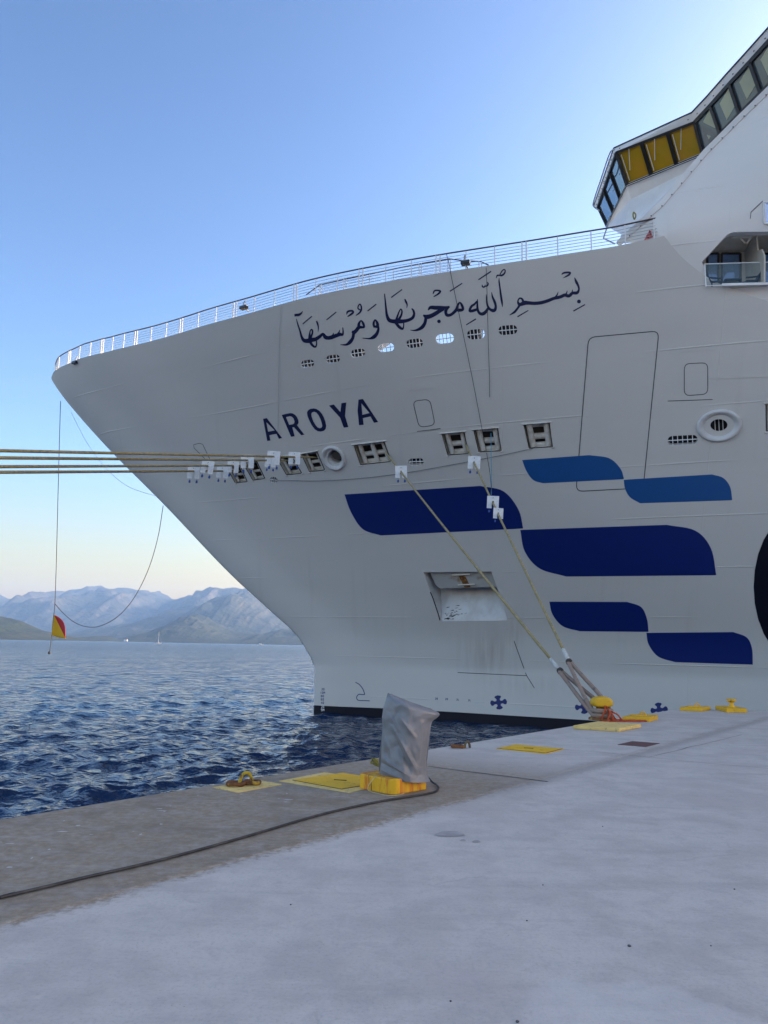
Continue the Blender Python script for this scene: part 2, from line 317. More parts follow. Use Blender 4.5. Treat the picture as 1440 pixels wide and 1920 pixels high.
# ------------------------------------------------------------------ CRUISE SHIP
SHIP = thing('cruise_ship', tuple(P0 + UU * 10) [:2] + (ZW,), 'huge white cruise ship at the quay, blue wave stripes and Arabic lettering on its bow', 'cruise ship')
def stad(cx, cy, w, h, tilt, n_=10):      # rounded slot outline in photo pixels
    r = h / 2; a = math.radians(tilt); out = []
    for sgn in (1, -1):
        for k in range(n_ + 1):
            th = -math.pi / 2 + math.pi * k / n_; out.append((sgn * (w / 2 - r + r * math.cos(th)), sgn * r * math.sin(th)))
    return [(cx + x * math.cos(a) - y * math.sin(a), cy + x * math.sin(a) + y * math.cos(a)) for x, y in out]
def oval(cx, cy, rx, ry, tilt=0, n_=28):
    a = math.radians(tilt); return [(cx + rx * math.cos(t) * math.cos(a) - ry * math.sin(t) * math.sin(a), cy + rx * math.cos(t) * math.sin(a) + ry * math.sin(t) * math.cos(a)) for t in np.linspace(0, 2 * math.pi, n_, endpoint=False)]
PORTS = [(576, 682, 26, 14, -8), (624, 673, 27, 15, -8), (671, 662, 28, 15, -8), (724, 652, 30, 16, -7), (777, 644, 32, 17, -7), (834, 635, 34, 18, -7), (892, 627, 34, 19, -6), (952, 619, 36, 18, -5)]
VENTS = [(780, 866, 29, 13, -3), (513, 900, 15, 11, 10), (1280, 825, 56, 17, -3)]
FAIR = [[(424, 876), (450, 871), (464, 903), (441, 906)], [(455, 868), (482, 864), (497, 897), (474, 901)], [(518, 858), (547, 853), (566, 887), (537, 891)], [(564, 851), (595, 845.6), (609, 881), (580, 885)],
        [(662, 834), (721, 827), (734, 865), (675, 872)], [(827.5, 813), (871, 809), (879, 850), (839, 854)], [(887, 806), (934, 802), (940, 845), (897, 848)], [(981, 796), (1031, 792), (1036, 837.5), (991, 841)], [(1435, 757), (1488, 755), (1489, 807), (1436, 809)]]
HAWSE = [(629, 858, 15, 15, 0), (1348, 797, 16, 11, -2)]
ANCH = [(794, 1073), (921, 1071.5), (933, 1105), (952, 1163), (829, 1165), (815, 1130)]
RUST = []
for px, py, sx, sy, k in ((915, 1222, 1.2, 1.1, .38), (965, 1185, .4, .8, .25), (1000, 1285, 2.0, .5, .15)):
    q = hq(px, py); RUST.append((float((h3(q)[0] - P0) @ UU) + 20, float(q[1]), sx, sy, k))
ship_paint('hull_white', (.625, .61, .575))
DECK_PX = [(150, 672), (200, 660), (300, 635), (380, 611), (450, 592), (525, 571), (600, 552), (720, 529), (850, 508), (1000, 486), (1150, 463), (1230, 446.5), (1245, 442)]
SHOULDER = [(1258, 459), (1272, 476), (1288, 491), (1305, 505), (1322, 517), (1340, 527), (1358, 536), (1393, 549.5), (1440, 565), (1500, 582)]
dk = hqs(DECK_PX); sh_ = hqs(SHOULDER)
ZB = -1.734
top = [(0.0, 17.42), (.5, 17.44), (1.0, 17.48), (2.0, 17.58), (3.5, 17.74)] + [tuple(p) for p in dk] + [tuple(p) for p in sh_]
print('DK', np.round(dk[:4], 2).tolist()); top = [p for i, p in enumerate(top) if i < 5 or p[0] > 4.2]
QEND = s2q(80.0); top.append((QEND, sh_[-1][1] - .6))
TOP = np.array(top)
def zdeck(q): return np.interp(q, TOP[:, 0], TOP[:, 1])
outline = densify([(0, -4.0), (QEND, -4.0)] + top[::-1], .22)
loops = [outline]; holes = []
for e in PORTS + VENTS: holes.append(hqs(stad(*e)))
for e in HAWSE: holes.append(hqs(oval(*e)))
for e in FAIR: holes.append(hqs(densify(e, 6)))
holes.append(hqs(densify(ANCH, 6)))
gq = np.arange(.1, QEND, .21); gz = np.concatenate([np.arange(-3.9, ZB - .1, .5), [ZB], np.arange(ZB + .3, 18.3, .36)])
GQ, GZ = np.meshgrid(gq, gz, indexing='ij'); free = np.stack([GQ.ravel(), GZ.ravel()], 1); ok = in_poly(free, outline)
for h in holes: ok &= ~in_poly(free, h)
ok &= free[:, 1] < zdeck(free[:, 0]) - .08
def keep_hull(c):
    k = in_poly(c, outline)
    for h in holes: k &= ~in_poly(c, h)
    return k
hv, hf = cdt([outline] + holes, free[ok], keep_hull)
# aft + starboard as plain strips, all one hull
P_port = h3(hv); N_port = HN(q2s(hv[:, 0]), hv[:, 1])
V = [P_port]; NRM = [N_port]; F = [tuple(t) for t in hf]; HSV = [q2s(hv[:, 0])]; HZV = [hv[:, 1]]; k0 = len(P_port)
sb_q = np.concatenate([np.linspace(0, QEND, 120), s2q(np.array([95, 115, 139.]))])
for side, qs in ((-1, sb_q), (1, np.array([QEND, s2q(95.), s2q(115.), s2q(139.)]))):
    zs = np.linspace(0, 1, 40); Q, Tt = np.meshgrid(qs, zs, indexing='ij'); Z = -4 + (zdeck(np.minimum(Q, QEND)) + 4) * Tt
    p = HS(q2s(Q), Z, side); nn_ = HN(q2s(Q), Z)
    if side < 0: nn_ = nn_ - 2 * (nn_ @ NN)[..., None] * NN
    V.append(p.reshape(-1, 3)); NRM.append(nn_.reshape(-1, 3)); HSV.append(q2s(Q).ravel()); HZV.append(Z.ravel())
    for i in range(len(qs) - 1):
        for j in range(39):
            a = k0 + i * 40 + j; F.append((a, a + 1, a + 41, a + 40))
    k0 += Q.size
V = np.vstack(V); NRM = np.vstack(NRM); hs_ = np.concatenate(HSV); hz_ = np.concatenate(HZV)
def paint_mesh(name, V, F, NRM, hs, hz, mats, parent, midx=None):
    F2 = []
    for q in F:
        a, b, c = (V[i] for i in q[:3]); F2.append(tuple(q) if np.cross(b - a, c - a) @ NRM[q[0]] > 0 else tuple(q)[::-1])
    me = bpy.data.meshes.new(name); me.from_pydata(V.tolist(), [], [tuple(int(i) for i in q) for q in F2])
    for x in mats: me.materials.append(MATS[x])
    me.polygons.foreach_set('use_smooth', [True] * len(me.polygons))
    if midx is not None: me.polygons.foreach_set('material_index', midx)
    hs = (V - P0) @ UU + 20                     # metres aft, so that runs and butt welds stand upright
    for nm, d in (('hs', hs), ('hz', hz)):
        at = me.attributes.new(nm, 'FLOAT', 'POINT'); at.data.foreach_set('value', np.asarray(d, np.float32))
    me.normals_split_custom_set_from_vertices(NRM.tolist())
    o = bpy.data.objects.new(name, me); COL.objects.link(o); o.parent = parent; o.location = -wloc(parent); return o
mi = [int(np.mean([hz_[i] for i in q]) < ZB) for q in F]
HULL = paint_mesh('hull', V, F, NRM, hs_, hz_, ['hull_white', 'black_paint'], SHIP, mi)

def decal(name, groups, matn, off=.006, parent=HULL, grid=.12, step=3.0):
    """paint on the shell: groups of (outlines, holes) in photo points, laid onto the hull surface"""
    VV, FF, k = [], [], 0
    for outs, hls in groups:
        O = [hqs(densify(o, step)) for o in outs]; H = [hqs(densify(o, step)) for o in hls]
        allp = np.vstack(O); lo, hi = allp.min(0), allp.max(0); fr = np.zeros((0, 2))
        if grid and (hi - lo).max() > grid * 2:
            a, b = np.meshgrid(np.arange(lo[0] + grid / 2, hi[0], grid), np.arange(lo[1] + grid / 2, hi[1], grid * 2.2)); fr = np.stack([a.ravel(), b.ravel()], 1)
            m_ = np.zeros(len(fr), bool)
            for o in O: m_ |= in_poly(fr, o)
            for h in H: m_ &= ~in_poly(fr, h)
            fr = fr[m_]
        def kp(c):
            m_ = np.zeros(len(c), bool)
            for o in O: m_ |= in_poly(c, o)
            for h in H: m_ &= ~in_poly(c, h)
            return m_
        v, f = cdt(O + H, fr, kp); VV.append(v); FF += [tuple(q + k) for q in f]; k += len(v)
    v = np.vstack(VV); n_ = HN(q2s(v[:, 0]), v[:, 1])
    return paint_mesh(name, h3(v, off), FF, n_, q2s(v[:, 0]), v[:, 1], [matn], parent)
def ribbon(P, closed=False):              # (x, y, width) points -> outline
    P = np.asarray(P, float); T = np.gradient(P[:, :2], axis=0); T /= np.linalg.norm(T, axis=1)[:, None] + 1e-9; N_ = np.stack([-T[:, 1], T[:, 0]], 1)
    L = P[:, :2] + N_ * P[:, 2:3] / 2; R = P[:, :2] - N_ * P[:, 2:3] / 2; return np.vstack([L, R[::-1]])
def quads(P):                             # stroke -> list of overlapping convex pieces (safe for tight loops)
    P = np.asarray(P, float); T = np.gradient(P[:, :2], axis=0); T /= np.linalg.norm(T, axis=1)[:, None] + 1e-9; N_ = np.stack([-T[:, 1], T[:, 0]], 1)
    L = P[:, :2] + N_ * P[:, 2:3] / 2; R = P[:, :2] - N_ * P[:, 2:3] / 2
    return [[L[i], L[i + 1], R[i + 1], R[i]] for i in range(len(P) - 1)]
def line_decal(name, lines, w, matn, off=.005, parent=HULL, closed=False, sub=6.0):
    mb_v, mb_f, k = [], [], 0
    for ln in lines:
        L = densify(ln, sub, closed)
        if closed: L = np.vstack([L, L[:1]])
        T = np.gradient(L, axis=0); T /= np.linalg.norm(T, axis=1)[:, None] + 1e-9; N_ = np.stack([-T[:, 1], T[:, 0]], 1)
        a = hqs(L + N_ * w / 2); b = hqs(L - N_ * w / 2); n_ = len(L); mb_v += [a, b]; mb_f += [(k + i, k + i + 1, k + n_ + i + 1, k + n_ + i) for i in range(n_ - 1)]; k += 2 * n_
    v = np.vstack(mb_v); return paint_mesh(name, h3(v, off), mb_f, HN(q2s(v[:, 0]), v[:, 1]), q2s(v[:, 0]), v[:, 1], [matn], parent)

# --- Arabic inscription, traced stroke by stroke
STR = {'A': (540, 560, 8, [
    [(125,300,8),(150,390,17),(180,480,22),(205,570,32),(240,625,48),(300,632,60),(360,618,58),(420,605,50),(480,565,42),(525,530,34),(560,575,52),(600,588,50),(650,580,54),(720,555,50),(780,535,46),(818,540,28),(827,500,20),(822,430,9)],
    [(660,565,34),(678,540,20),(681,512,7)],[(740,545,36),(765,505,20),(778,468,7)],
    [(315,630,26),(322,560,26),(330,500,18),(346,464,15),(364,470,22),(368,510,22),(350,560,28),(328,612,30)],[(325,630,34),(360,690,34),(405,724,24),(428,690,18),(428,630,16)],
    [(428,335,20),(446,380,22),(455,430,16),(452,495,5)],[(222,378,15),(360,262,13)],[(578,318,13),(725,200,15)],[(1195,185,15),(1325,82,15)],
    [(97,250,34),(125,245,34),(165,240,34),(200,218,22),(220,188,8)],
    [(880,238,8),(893,198,26),(935,182,26),(972,186,24),(974,210,28),(935,242,24),(893,268,12)],
    [(1018,252,9),(1068,217,22),(1098,172,22),(1100,120,20),(1080,82,16),(1058,105,18),(1050,142,18),(1075,165,18),(1112,172,14)],
    [(1060,428,42),(1066,370,34),(1098,330,18),(1128,370,32),(1142,425,26),(1105,428,34),(1062,432,46),(1022,480,48),(990,503,52),(960,490,30)],
    [(985,520,42),(972,590,40),(930,652,48),(880,688,30),(830,692,18),(785,690,7)],
    [(1306,432,34),(1288,400,32),(1287,360,30),(1306,318,18),(1335,355,34),(1344,405,40),(1306,428,34)],[(1340,395,36),(1356,450,32),(1335,520,42),(1290,572,50),(1230,598,24),(1175,596,14),(1120,592,7)]], []),
 'B': (700, 530, 8, [
    [(168,165,12),(178,260,18),(190,380,26),(205,490,36),(238,560,50),(300,580,54),(370,580,60),(450,578,50),(530,560,42),(590,525,40),(612,470,32),(602,420,28),(575,386,14)],
    [(338,575,30),(360,510,26),(385,440,18),(412,396,16),(430,430,22),(420,485,26),(390,540,34),(350,590,40)],[(335,600,36),(390,665,40),(438,692,28),(455,650,16),(455,600,16)],
    [(268,222,15),(432,102,14)],[(472,245,14),(492,290,26),(507,330,17),(502,382,5)],
    [(895,167,12),(918,123,22),(965,116,22),(1005,130,26),(972,170,24),(905,210,13)],
    [(822,412,14),(858,372,42),(930,376,54),(1010,374,48),(1080,374,40),(1146,362,28)],[(1128,372,24),(1093,410,40),(1088,455,40),(1110,488,42),(1160,482,38),(1215,440,40),(1252,392,40),(1268,335,30),(1298,298,20),(1330,340,34),(1344,398,34),(1300,412,44),(1245,405,40)],
    [(1060,385,50),(1000,420,52),(930,465,54),(860,500,56),(800,512,58),(748,486,20)],[(790,525,40),(775,600,42),(735,665,48),(670,705,34),(610,716,18),(555,710,7)],
    [(1148,130,16),(1335,8,15)]], [(985,580,27)]),
 'C': (860, 500, 12, [
    [(445,295,22),(730,105,26)],[(170,1310,20),(390,1175,28)],[(530,405,12),(535,445,28),(570,460,30),(590,432,18),(600,403,8)],[(588,445,18),(622,435,30),(652,420,30),(662,380,28),(645,343,12)],
    [(912,255,10),(910,330,28),(930,480,32),(955,680,42),(975,800,38),(985,908,8)],
    [(845,258,12),(870,198,30),(920,196,30),(975,195,40),(1030,150,32),(1048,95,26),(1025,62,22),(985,88,24),(950,140,24),(925,190,20)],
    [(742,573,10),(762,680,36),(805,780,50),(834,880,48),(822,960,60),(778,988,68),(710,960,52),(660,900,42),(638,820,38),(628,720,28),(620,622,10)],
    [(665,930,44),(622,1000,60),(560,1055,70),(500,1062,62),(450,1020,52),(425,940,46),(420,850,38),(422,780,28),(424,728,10)],
    [(415,770,24),(360,840,44),(292,890,48),(252,965,50),(262,1000,54),(340,985,58),(425,955,50)]], []),
 'D': (940, 500, 8.4706, [
    [(958,127,10),(985,102,24),(1040,92,28),(1092,96,26),(1072,130,28),(1020,160,18),(985,178,7)],
    [(1163,173,10),(1190,240,36),(1224,310,30),(1230,370,28),(1200,415,44),(1130,420,42),(1090,455,45),(1060,465,46),(1010,450,46),(950,475,46),(900,490,46),(830,505,45),(740,540,46),(640,570,48),(530,582,48),(430,575,52),(370,575,62),(310,598,50),(276,588,40),(264,545,22),(290,503,22),(328,512,28),(355,565,36)],
    [(1110,435,36),(1125,402,20),(1130,363,7)],[(1010,455,30),(1035,420,18),(1048,380,7)],[(855,495,34),(885,448,20),(904,400,7)],
    [(290,610,36),(260,660,30),(210,720,32),(165,750,20),(130,770,7)],[(256,796,18),(430,694,14)],[(1145,705,18),(1330,601,16)]], [(1233,553,31)])}
grp = []
for ox, oy, k, strokes, dots in STR.values():
    for s_ in strokes:
        c_ = catmull(s_, 7) if len(s_) > 2 else np.linspace(s_[0], s_[1], 5); c_ = c_ / k + A_(ox, oy, 0)
        c_[:, 2] *= 1.12; grp.append(([q for q in quads(c_)], []))
    for x, y, r in dots: grp.append(([oval(ox + x / k, oy + y / k, r / k, r / k, 0, 16)], []))
decal('arabic_inscription', grp, 'letter_navy', grid=0, step=99)
# --- name
def nm(P): return [(480 + x / 6, 730 + y / 6) for x, y in P]
decal('name_lettering', [
    ([nm([(80,332),(122,323),(295,548),(258,556),(230,500),(152,515),(163,576),(127,581)])], [nm([(118,370),(137,476),(212,462)])]),
    ([nm([(290,288),(340,275),(385,267),(412,270),(438,284),(460,308),(475,340),(480,370),(474,390),(461,402),(545,510),(510,516),(425,424),(410,428),(436,528),(395,534)])], [nm([(338,312),(382,302),(405,308),(424,330),(434,360),(430,382),(415,392),(374,399)])]),
    ([nm([(650,214),(680,220),(712,240),(740,272),(763,312),(782,365),(790,410),(784,445),(764,466),(728,475),(695,470),(662,450),(628,405),(598,345),(580,300),(574,262),(584,238),(610,220)])], [nm([(655,252),(680,262),(705,292),(726,335),(740,380),(746,412),(737,432),(715,437),(694,428),(670,400),(645,358),(628,310),(622,280),(630,260)])]),
    ([nm([(822,182),(876,170),(950,255),(962,155),(1017,147),(1002,300),(1040,423),(988,431),(946,318)])], []),
    ([nm([(1153,116),(1203,107),(1376,368),(1328,376),(1288,305),(1203,324),(1212,398),(1160,403),(1143,240)])], [nm([(1187,158),(1197,286),(1277,266)])])], 'letter_navy', grid=0, step=2.0)
# --- wave stripes
def stripe(tl, tr_start, tr_mid, tr_end, br, bl_start, bl_mid, m):
    """lozenge: straight top, rounded upper right corner, straight bottom, rounded lower left corner"""
    a = catmull([tr_start] + tr_mid + [tr_end], 6); b = catmull([bl_start] + bl_mid + [tl], 6)
    return decal('wave_stripe', [([np.vstack([[tl], a, [br], b[:-1]])], [])], m, off=.006, grid=.14, step=5)
stripe((979,862.5),(1105,853.3),[(1142,859),(1163,878)],(1170,897),(1168,898.5),(1018,906),[(1000,900),(987,883)],'midblue')
stripe((1169.5,899.5),(1335,889.5),[(1356,896),(1369,913)],(1373,937.5),(1370,938),(1200,943.5),[(1181,932),(1172,916)],'midblue')
stripe((646,927),(900,911),[(944,921),(972,955)],(981,990.5),(979,991),(714,1004),[(680,992),(658,960)],'navy')
stripe((975.5,993.5),(1250,984),[(1304,995),(1333,1028)],(1343,1078),(1340,1078.5),(1062,1081),[(1012,1066),(984,1034)],'navy')
stripe((1030,1128),(1176,1128.5),[(1202,1138),(1213,1160)],(1216,1184.3),(1213,1184.6),(1087,1183.5),[(1055,1174),(1036,1152)],'navy')
stripe((1212,1186.5),(1375,1185),[(1400,1195),(1410,1216)],(1411.5,1246),(1409,1246),(1266,1241.5),[(1234,1231),(1216,1208)],'navy')
decal('emblem_disc', [([oval(1499, 1100, 86, 141)], [])], 'black_paint', off=.006, grid=.15, step=6)
# --- marks near the waterline
def prop(cx, cy, k):
    P = []
    for a in (0, 90, 180, 270):
        for r, d in ((.34, -45), (.46, -24), (.62, -25), (.82, -29), (.95, -20), (1, 0), (.95, 20), (.82, 29), (.62, 25), (.46, 24)): t = math.radians(a + d - 8); P.append((cx + k * 16 * r * math.sin(t), cy - k * 13.5 * r * math.cos(t)))
    return P
for c in ((935, 1317, 1), (1094, 1325, 1.02), (1236, 1331, 1.04)): decal('thruster_mark', [([prop(*c)], [])], 'navy', grid=0, step=3)
bul = [(580 + x / 10.286, 1260 + y / 10.286, 1.5) for x, y in ((890,198),(960,238),(1020,308),(1052,375),(1068,435),(1010,433),(960,430),(928,455),(912,490),(925,530),(960,548),(1060,552),(1165,556))]
decal('bulb_mark', [(quads(catmull(bul[:5], 6)), []), (quads(catmull(bul[4:], 6)), [])], 'navy', grid=0, step=99)
SEG = {'0': [(0,0,1,0),(1,0,1,2),(1,2,0,2),(0,2,0,0)], '1': [(.5,0,.5,2)], '2': [(0,0,1,0),(1,0,1,1),(1,1,0,2),(0,2,1,2)], '4': [(.8,0,.8,2),(.8,0,0,1.3),(0,1.3,1,1.3)], '6': [(1,0,0,0),(0,0,0,2),(0,2,1,2),(1,2,1,1),(1,1,0,1)],
       '8': [(0,0,1,0),(1,0,1,2),(1,2,0,2),(0,2,0,0),(0,1,1,1)], '9': [(1,1,0,1),(0,1,0,0),(0,0,1,0),(1,0,1,2),(1,2,0,2)], 'M': [(0,2,0,0),(0,0,.5,1),(.5,1,1,0),(1,0,1,2)], 'L': [(0,0,0,2),(0,2,1,2)]}
def glyphs(txt, x, y, h, lw):
    out = []
    for ch in txt:
        for a, b, c, d in SEG[ch]: out.append(([quads([(x + a * h * .5, y + b * h / 2, lw), (x + c * h * .5, y + d * h / 2, lw)])[0]], []))
        x += h * .5 + 1.5
    return out
for t_, x, y, h_, w_, m_ in (('20', 603, 1290.5, 3.6, .8, 'navy'), ('10M', 600.8, 1297, 3.6, .8, 'navy'), ('80', 602, 1303.3, 3.6, .8, 'navy'), ('60', 602, 1309.5, 3.6, .8, 'navy'), ('40', 602, 1316, 3.6, .8, 'navy'), ('20', 816, 1308.5, 3, .8, 'navy'),
    ('20', 835, 1309.2, 3, .8, 'navy'), ('2L', 856, 1310.2, 3, .8, 'navy'), ('2L', 878, 1311.5, 3, .8, 'navy'), ('20', 602.5, 1323.5, 3.4, .8, 'rail_white'), ('9M', 602.3, 1329, 4, .9, 'rail_white')): decal('draught_mark', glyphs(t_, x, y, h_, w_), m_, grid=0, step=99)
# --- door outlines, seams and edges
def rrect(P, r, k=5):                     # rounded quad in photo points
    P = [A_(*p) for p in P]; out = []
    for i in range(4):
        a, b, c = P[i - 1], P[i], P[(i + 1) % 4]; s_, e_ = b + nrm(a - b) * r, b + nrm(c - b) * r
        out += [(1 - t) ** 2 * s_ + 2 * t * (1 - t) * b + t * t * e_ for t in np.linspace(0, 1, k)]
    return out
line_decal('shell_door', [rrect([(1103.5, 632.5), (1235.5, 620.5), (1206, 915), (1080, 921.5)], 13)], 1.7, 'seam', closed=True)
line_decal('shell_door', [rrect([(1283, 682), (1327, 680), (1327, 739), (1283, 742)], 11)], 1.4, 'seam', closed=True)
line_decal('shell_door', [rrect([(774, 752), (806, 748.5), (816, 797), (786, 801.5)], 10)], 1.3, 'seam', closed=True)
line_decal('shell_door', [[(386, 862), (364, 840), (363, 834), (374, 831), (380, 833), (396, 866)]], 1.0, 'seam')
for l_ in ([(1256, 662), (1336, 655), (1340, 658)], [(1338, 710), (1440, 706)], [(762, 738), (768, 732), (806, 727), (812, 731), (812, 738)]): line_decal('plate_edge', [l_], 1.2, 'hull_white', off=.02)
for l_ in ([(858, 1261), (988, 1267)], [(964, 1202), (987, 1266), (1002, 1290)], [(1252, 752), (1336, 749)], [(782, 809), (826, 803.5)]): line_decal('plate_edge', [l_], 1.3, 'seam', off=.006)
# --- portholes in the bulwark: real openings with a grille; near-black boxes added behind some stand in for the dark inside
def rim_in(loop, depth, name, m, parent=SHIP):        # the sleeve of an opening
    a = h3(loop, .004); b = h3(loop, -depth); n_ = len(a); return MB().add(np.vstack([a, b]), [(i, (i + 1) % n_, n_ + (i + 1) % n_, n_ + i) for i in range(n_)]).build(name, m, parent)
def back(loop, depth, name, m, parent=SHIP, part=None):
    v = h3(loop, -depth); c = v.mean(0)
    if part: v = c + (v - c) * 1.0
    return MB().add(v, [tuple(range(len(v)))]).build(name, m, parent)
def grille(cx, cy, w, h, tilt, nv, parent, horiz=True):
    a = math.radians(tilt); mb = MB(); X = lambda x, y: hp(cx + x * math.cos(a) - y * math.sin(a), cy + x * math.sin(a) + y * math.cos(a), -.03); t_ = .032
    for k in range(nv):
        x = (-.5 + (k + 1) / (nv + 1)) * w; hh = h / 2 if abs(x) < w / 2 - h / 2 else math.sqrt(max(0, (h / 2) ** 2 - (abs(x) - w / 2 + h / 2) ** 2)); mb.bar(X(x, -hh), X(x, hh), t_)
    if horiz: mb.bar(X(-w / 2, 0), X(w / 2, 0), t_)
    return mb.build('grille', 'rail_white', parent)
DARKP = [1, 1, .45, 0, .85, 0, .55, 1]    # how much of each opening is blacked out by a box behind it
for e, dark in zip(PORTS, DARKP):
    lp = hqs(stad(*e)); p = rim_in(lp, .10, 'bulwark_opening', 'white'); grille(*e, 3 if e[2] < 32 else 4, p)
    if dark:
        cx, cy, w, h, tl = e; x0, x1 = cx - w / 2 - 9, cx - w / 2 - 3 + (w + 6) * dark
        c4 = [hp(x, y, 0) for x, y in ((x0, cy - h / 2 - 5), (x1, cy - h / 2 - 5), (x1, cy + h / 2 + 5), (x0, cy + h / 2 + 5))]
        nn_ = hn(cx, cy); MB().prism([q - nn_ * .5 for q in c4], -nn_ * .8).build('dark_backing', 'dark', SHIP)
mb = MB()                                  # stair rails behind the third and fourth opening
for k in range(5): mb.bar(hp(655 + 7 * k, 676, -1.3), hp(690 + 7 * k, 650, -1.3), .07); mb.bar(hp(708 + 3 * k, 651 + 2 * k, -1.6), hp(742, 655 + 2 * k, -1.6), .05)
mb.build('stair_rail', 'rail_white', SHIP)
for e in VENTS:
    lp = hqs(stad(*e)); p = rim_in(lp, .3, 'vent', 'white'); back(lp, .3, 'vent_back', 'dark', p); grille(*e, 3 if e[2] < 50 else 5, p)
# --- fairleads with rollers
def bil(Q, u_, v_): Q = [A_(*q) for q in Q]; return (Q[0] * (1 - u_) + Q[1] * u_) * (1 - v_) + (Q[3] * (1 - u_) + Q[2] * u_) * v_
for fi, Q in enumerate(FAIR):
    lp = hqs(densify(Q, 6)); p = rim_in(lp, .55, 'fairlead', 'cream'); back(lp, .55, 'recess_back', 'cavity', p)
    n3 = 3 if fi == 4 else 2; us = (.14, .52, .88) if n3 == 3 else (.17, .83); wpx = (Q[1][0] - Q[0][0]); r = wpx * .125 * 30 / FPX * (.75 if n3 == 3 else 1.05)
    X = lambda u_, v_, d: hp(*bil(Q, u_, v_), -d)
    for u_ in us: MB().tube([X(u_, .02, .20), X(u_, .5, .20), X(u_, .98, .20)], r, 14).build('roller', 'roller', p, smooth=True, auto=50)
    for v_, rr in ((.12, .9), (.60, 1.1), (.95, .9)): MB().tube([X(us[0], v_, .36), X(us[-1], v_, .36)], r * rr, 12).build('roller', 'roller', p, smooth=True, auto=50)
    line_decal('frame', [[bil(Q, -.03, 0), bil(Q, 1.03, 0)], [bil(Q, .97, 0.02), bil(Q, 1.0, 1)], [bil(Q, 0.03, .05), bil(Q, .03, .98), bil(Q, 1.0, 1.0)]], 1.5, 'dark', off=.012, parent=p)
    for (a, b) in (((-.06, -.02), (1.06, -.02)), ((-.04, 1.03), (.06, 1.03)), ((.97, 1.03), (1.07, 1.02))): MB().bar(hp(*bil(Q, *a), .03), hp(*bil(Q, *b), .03), .05).build('lip', 'roller', p)
# --- flared hawse pipes
for (cx, cy, rx, ry, tl), (Rx, Ry, ox, oy) in zip(HAWSE, ((24.5, 23.5, -3, 1), (34.5, 27, 0, 1))):
    c = hp(cx + ox, cy + oy); nn_ = hn(cx + ox, cy + oy); x_ = nrm(hp(cx + 10, cy - 1) - hp(cx - 10, cy + 1)); d_ = np.linalg.norm(c - CAM); px2m = d_ / FPX; R_ = Ry * px2m * 1.04; sx = Rx / Ry
    p = MB().lathe(c, nn_, [(R_ * 1.0, -.05), (R_ * 1.0, .05), (R_ * .97, .10), (R_ * .90, .125), (R_ * .80, .10), (R_ * .66, -.0), (R_ * .55, -.12), (R_ * .50, -.35), (R_ * .50, -.5)], 40, 0, x_, sx).build('hawse_pipe', 'pipe_rim', SHIP, smooth=True, auto=60)
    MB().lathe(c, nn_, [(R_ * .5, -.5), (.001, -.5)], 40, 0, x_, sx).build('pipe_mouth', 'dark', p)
    if rx != ry:
        mb = MB(); z_ = nrm(np.cross(x_, nn_))
        for k in (-.2, .02, .24): mb.bar(c + x_ * k * R_ - z_ * R_ * .5 - nn_ * .2, c + x_ * k * R_ + z_ * R_ * .5 - nn_ * .2, .03)
        mb.build('grille', 'rail_white', p)
    else: MB().lathe(c + x_ * R_ * .22 * sx - nn_ * .12 + A_(0, 0, .1), nn_, [(R_ * .36, .04), (R_ * .34, 0.1), (.001, .1)], 24, 0, x_, 1.1).build('pipe_core', 'cavity', p)
# --- anchor pocket
lp = hqs(densify(ANCH, 6)); qa = hn(870, 1115)
pk = MB(); rows = []
for t_ in np.linspace(0, 1, 14):          # scoop: from the sill back and up under the anchor
    d = 1.15 * math.sin(min(1, t_ * 1.15) * math.pi / 2) ** 1.3; y = 1165 - 66 * t_; x0 = 829 - 14 * min(1, t_ / .55) - (20 * max(0, t_ - .55) / .45) * .45; x1 = 952 - 19 * t_
    rows.append([hp(x0 + (x1 - x0) * k / 10, y - 1.5 * k / 10, -d + .003) for k in range(11)])
rows = np.array(rows); pk.add(rows.reshape(-1, 3), [(i * 11 + j, i * 11 + j + 1, (i + 1) * 11 + j + 1, (i + 1) * 11 + j) for i in range(13) for j in range(10)])
POCK = pk.build('anchor_pocket', 'pocket', SHIP, smooth=True)
lp2 = hqs(densify(ANCH, 6)); a = h3(lp2, .004); b = h3(lp2, -1.2); n_ = len(a)
MB().add(np.vstack([a, b]), [(i, (i + 1) % n_, n_ + (i + 1) % n_, n_ + i) for i in range(n_) if not (1163 < 0)] + [tuple(range(n_, 2 * n_))]).build('pocket_wall', 'pocket', POCK)
pl = [(802, 1075), (919, 1073), (931, 1104.5), (822, 1107.5), (814, 1101)]
ANC = MB().prism([hp(x, y, -.22) for x, y in pl], -qa * .35).build('anchor', 'rusty_plate', SHIP, bevel=.03)
MB().prism([hp(x, y, -.20) for x, y in ((856, 1079.5), (867, 1079), (877, 1098), (880, 1104), (869, 1105), (864, 1096))], -qa * .1).build('shank', 'rust', ANC)
MB().bar(hp(846, 1080.5, -.15), hp(880, 1079, -.15), .07).bar(hp(857, 1099, -.15), hp(888, 1098, -.15), .06).build('shackle', 'cream', ANC)
rs = np.random.default_rng(3); sc = []
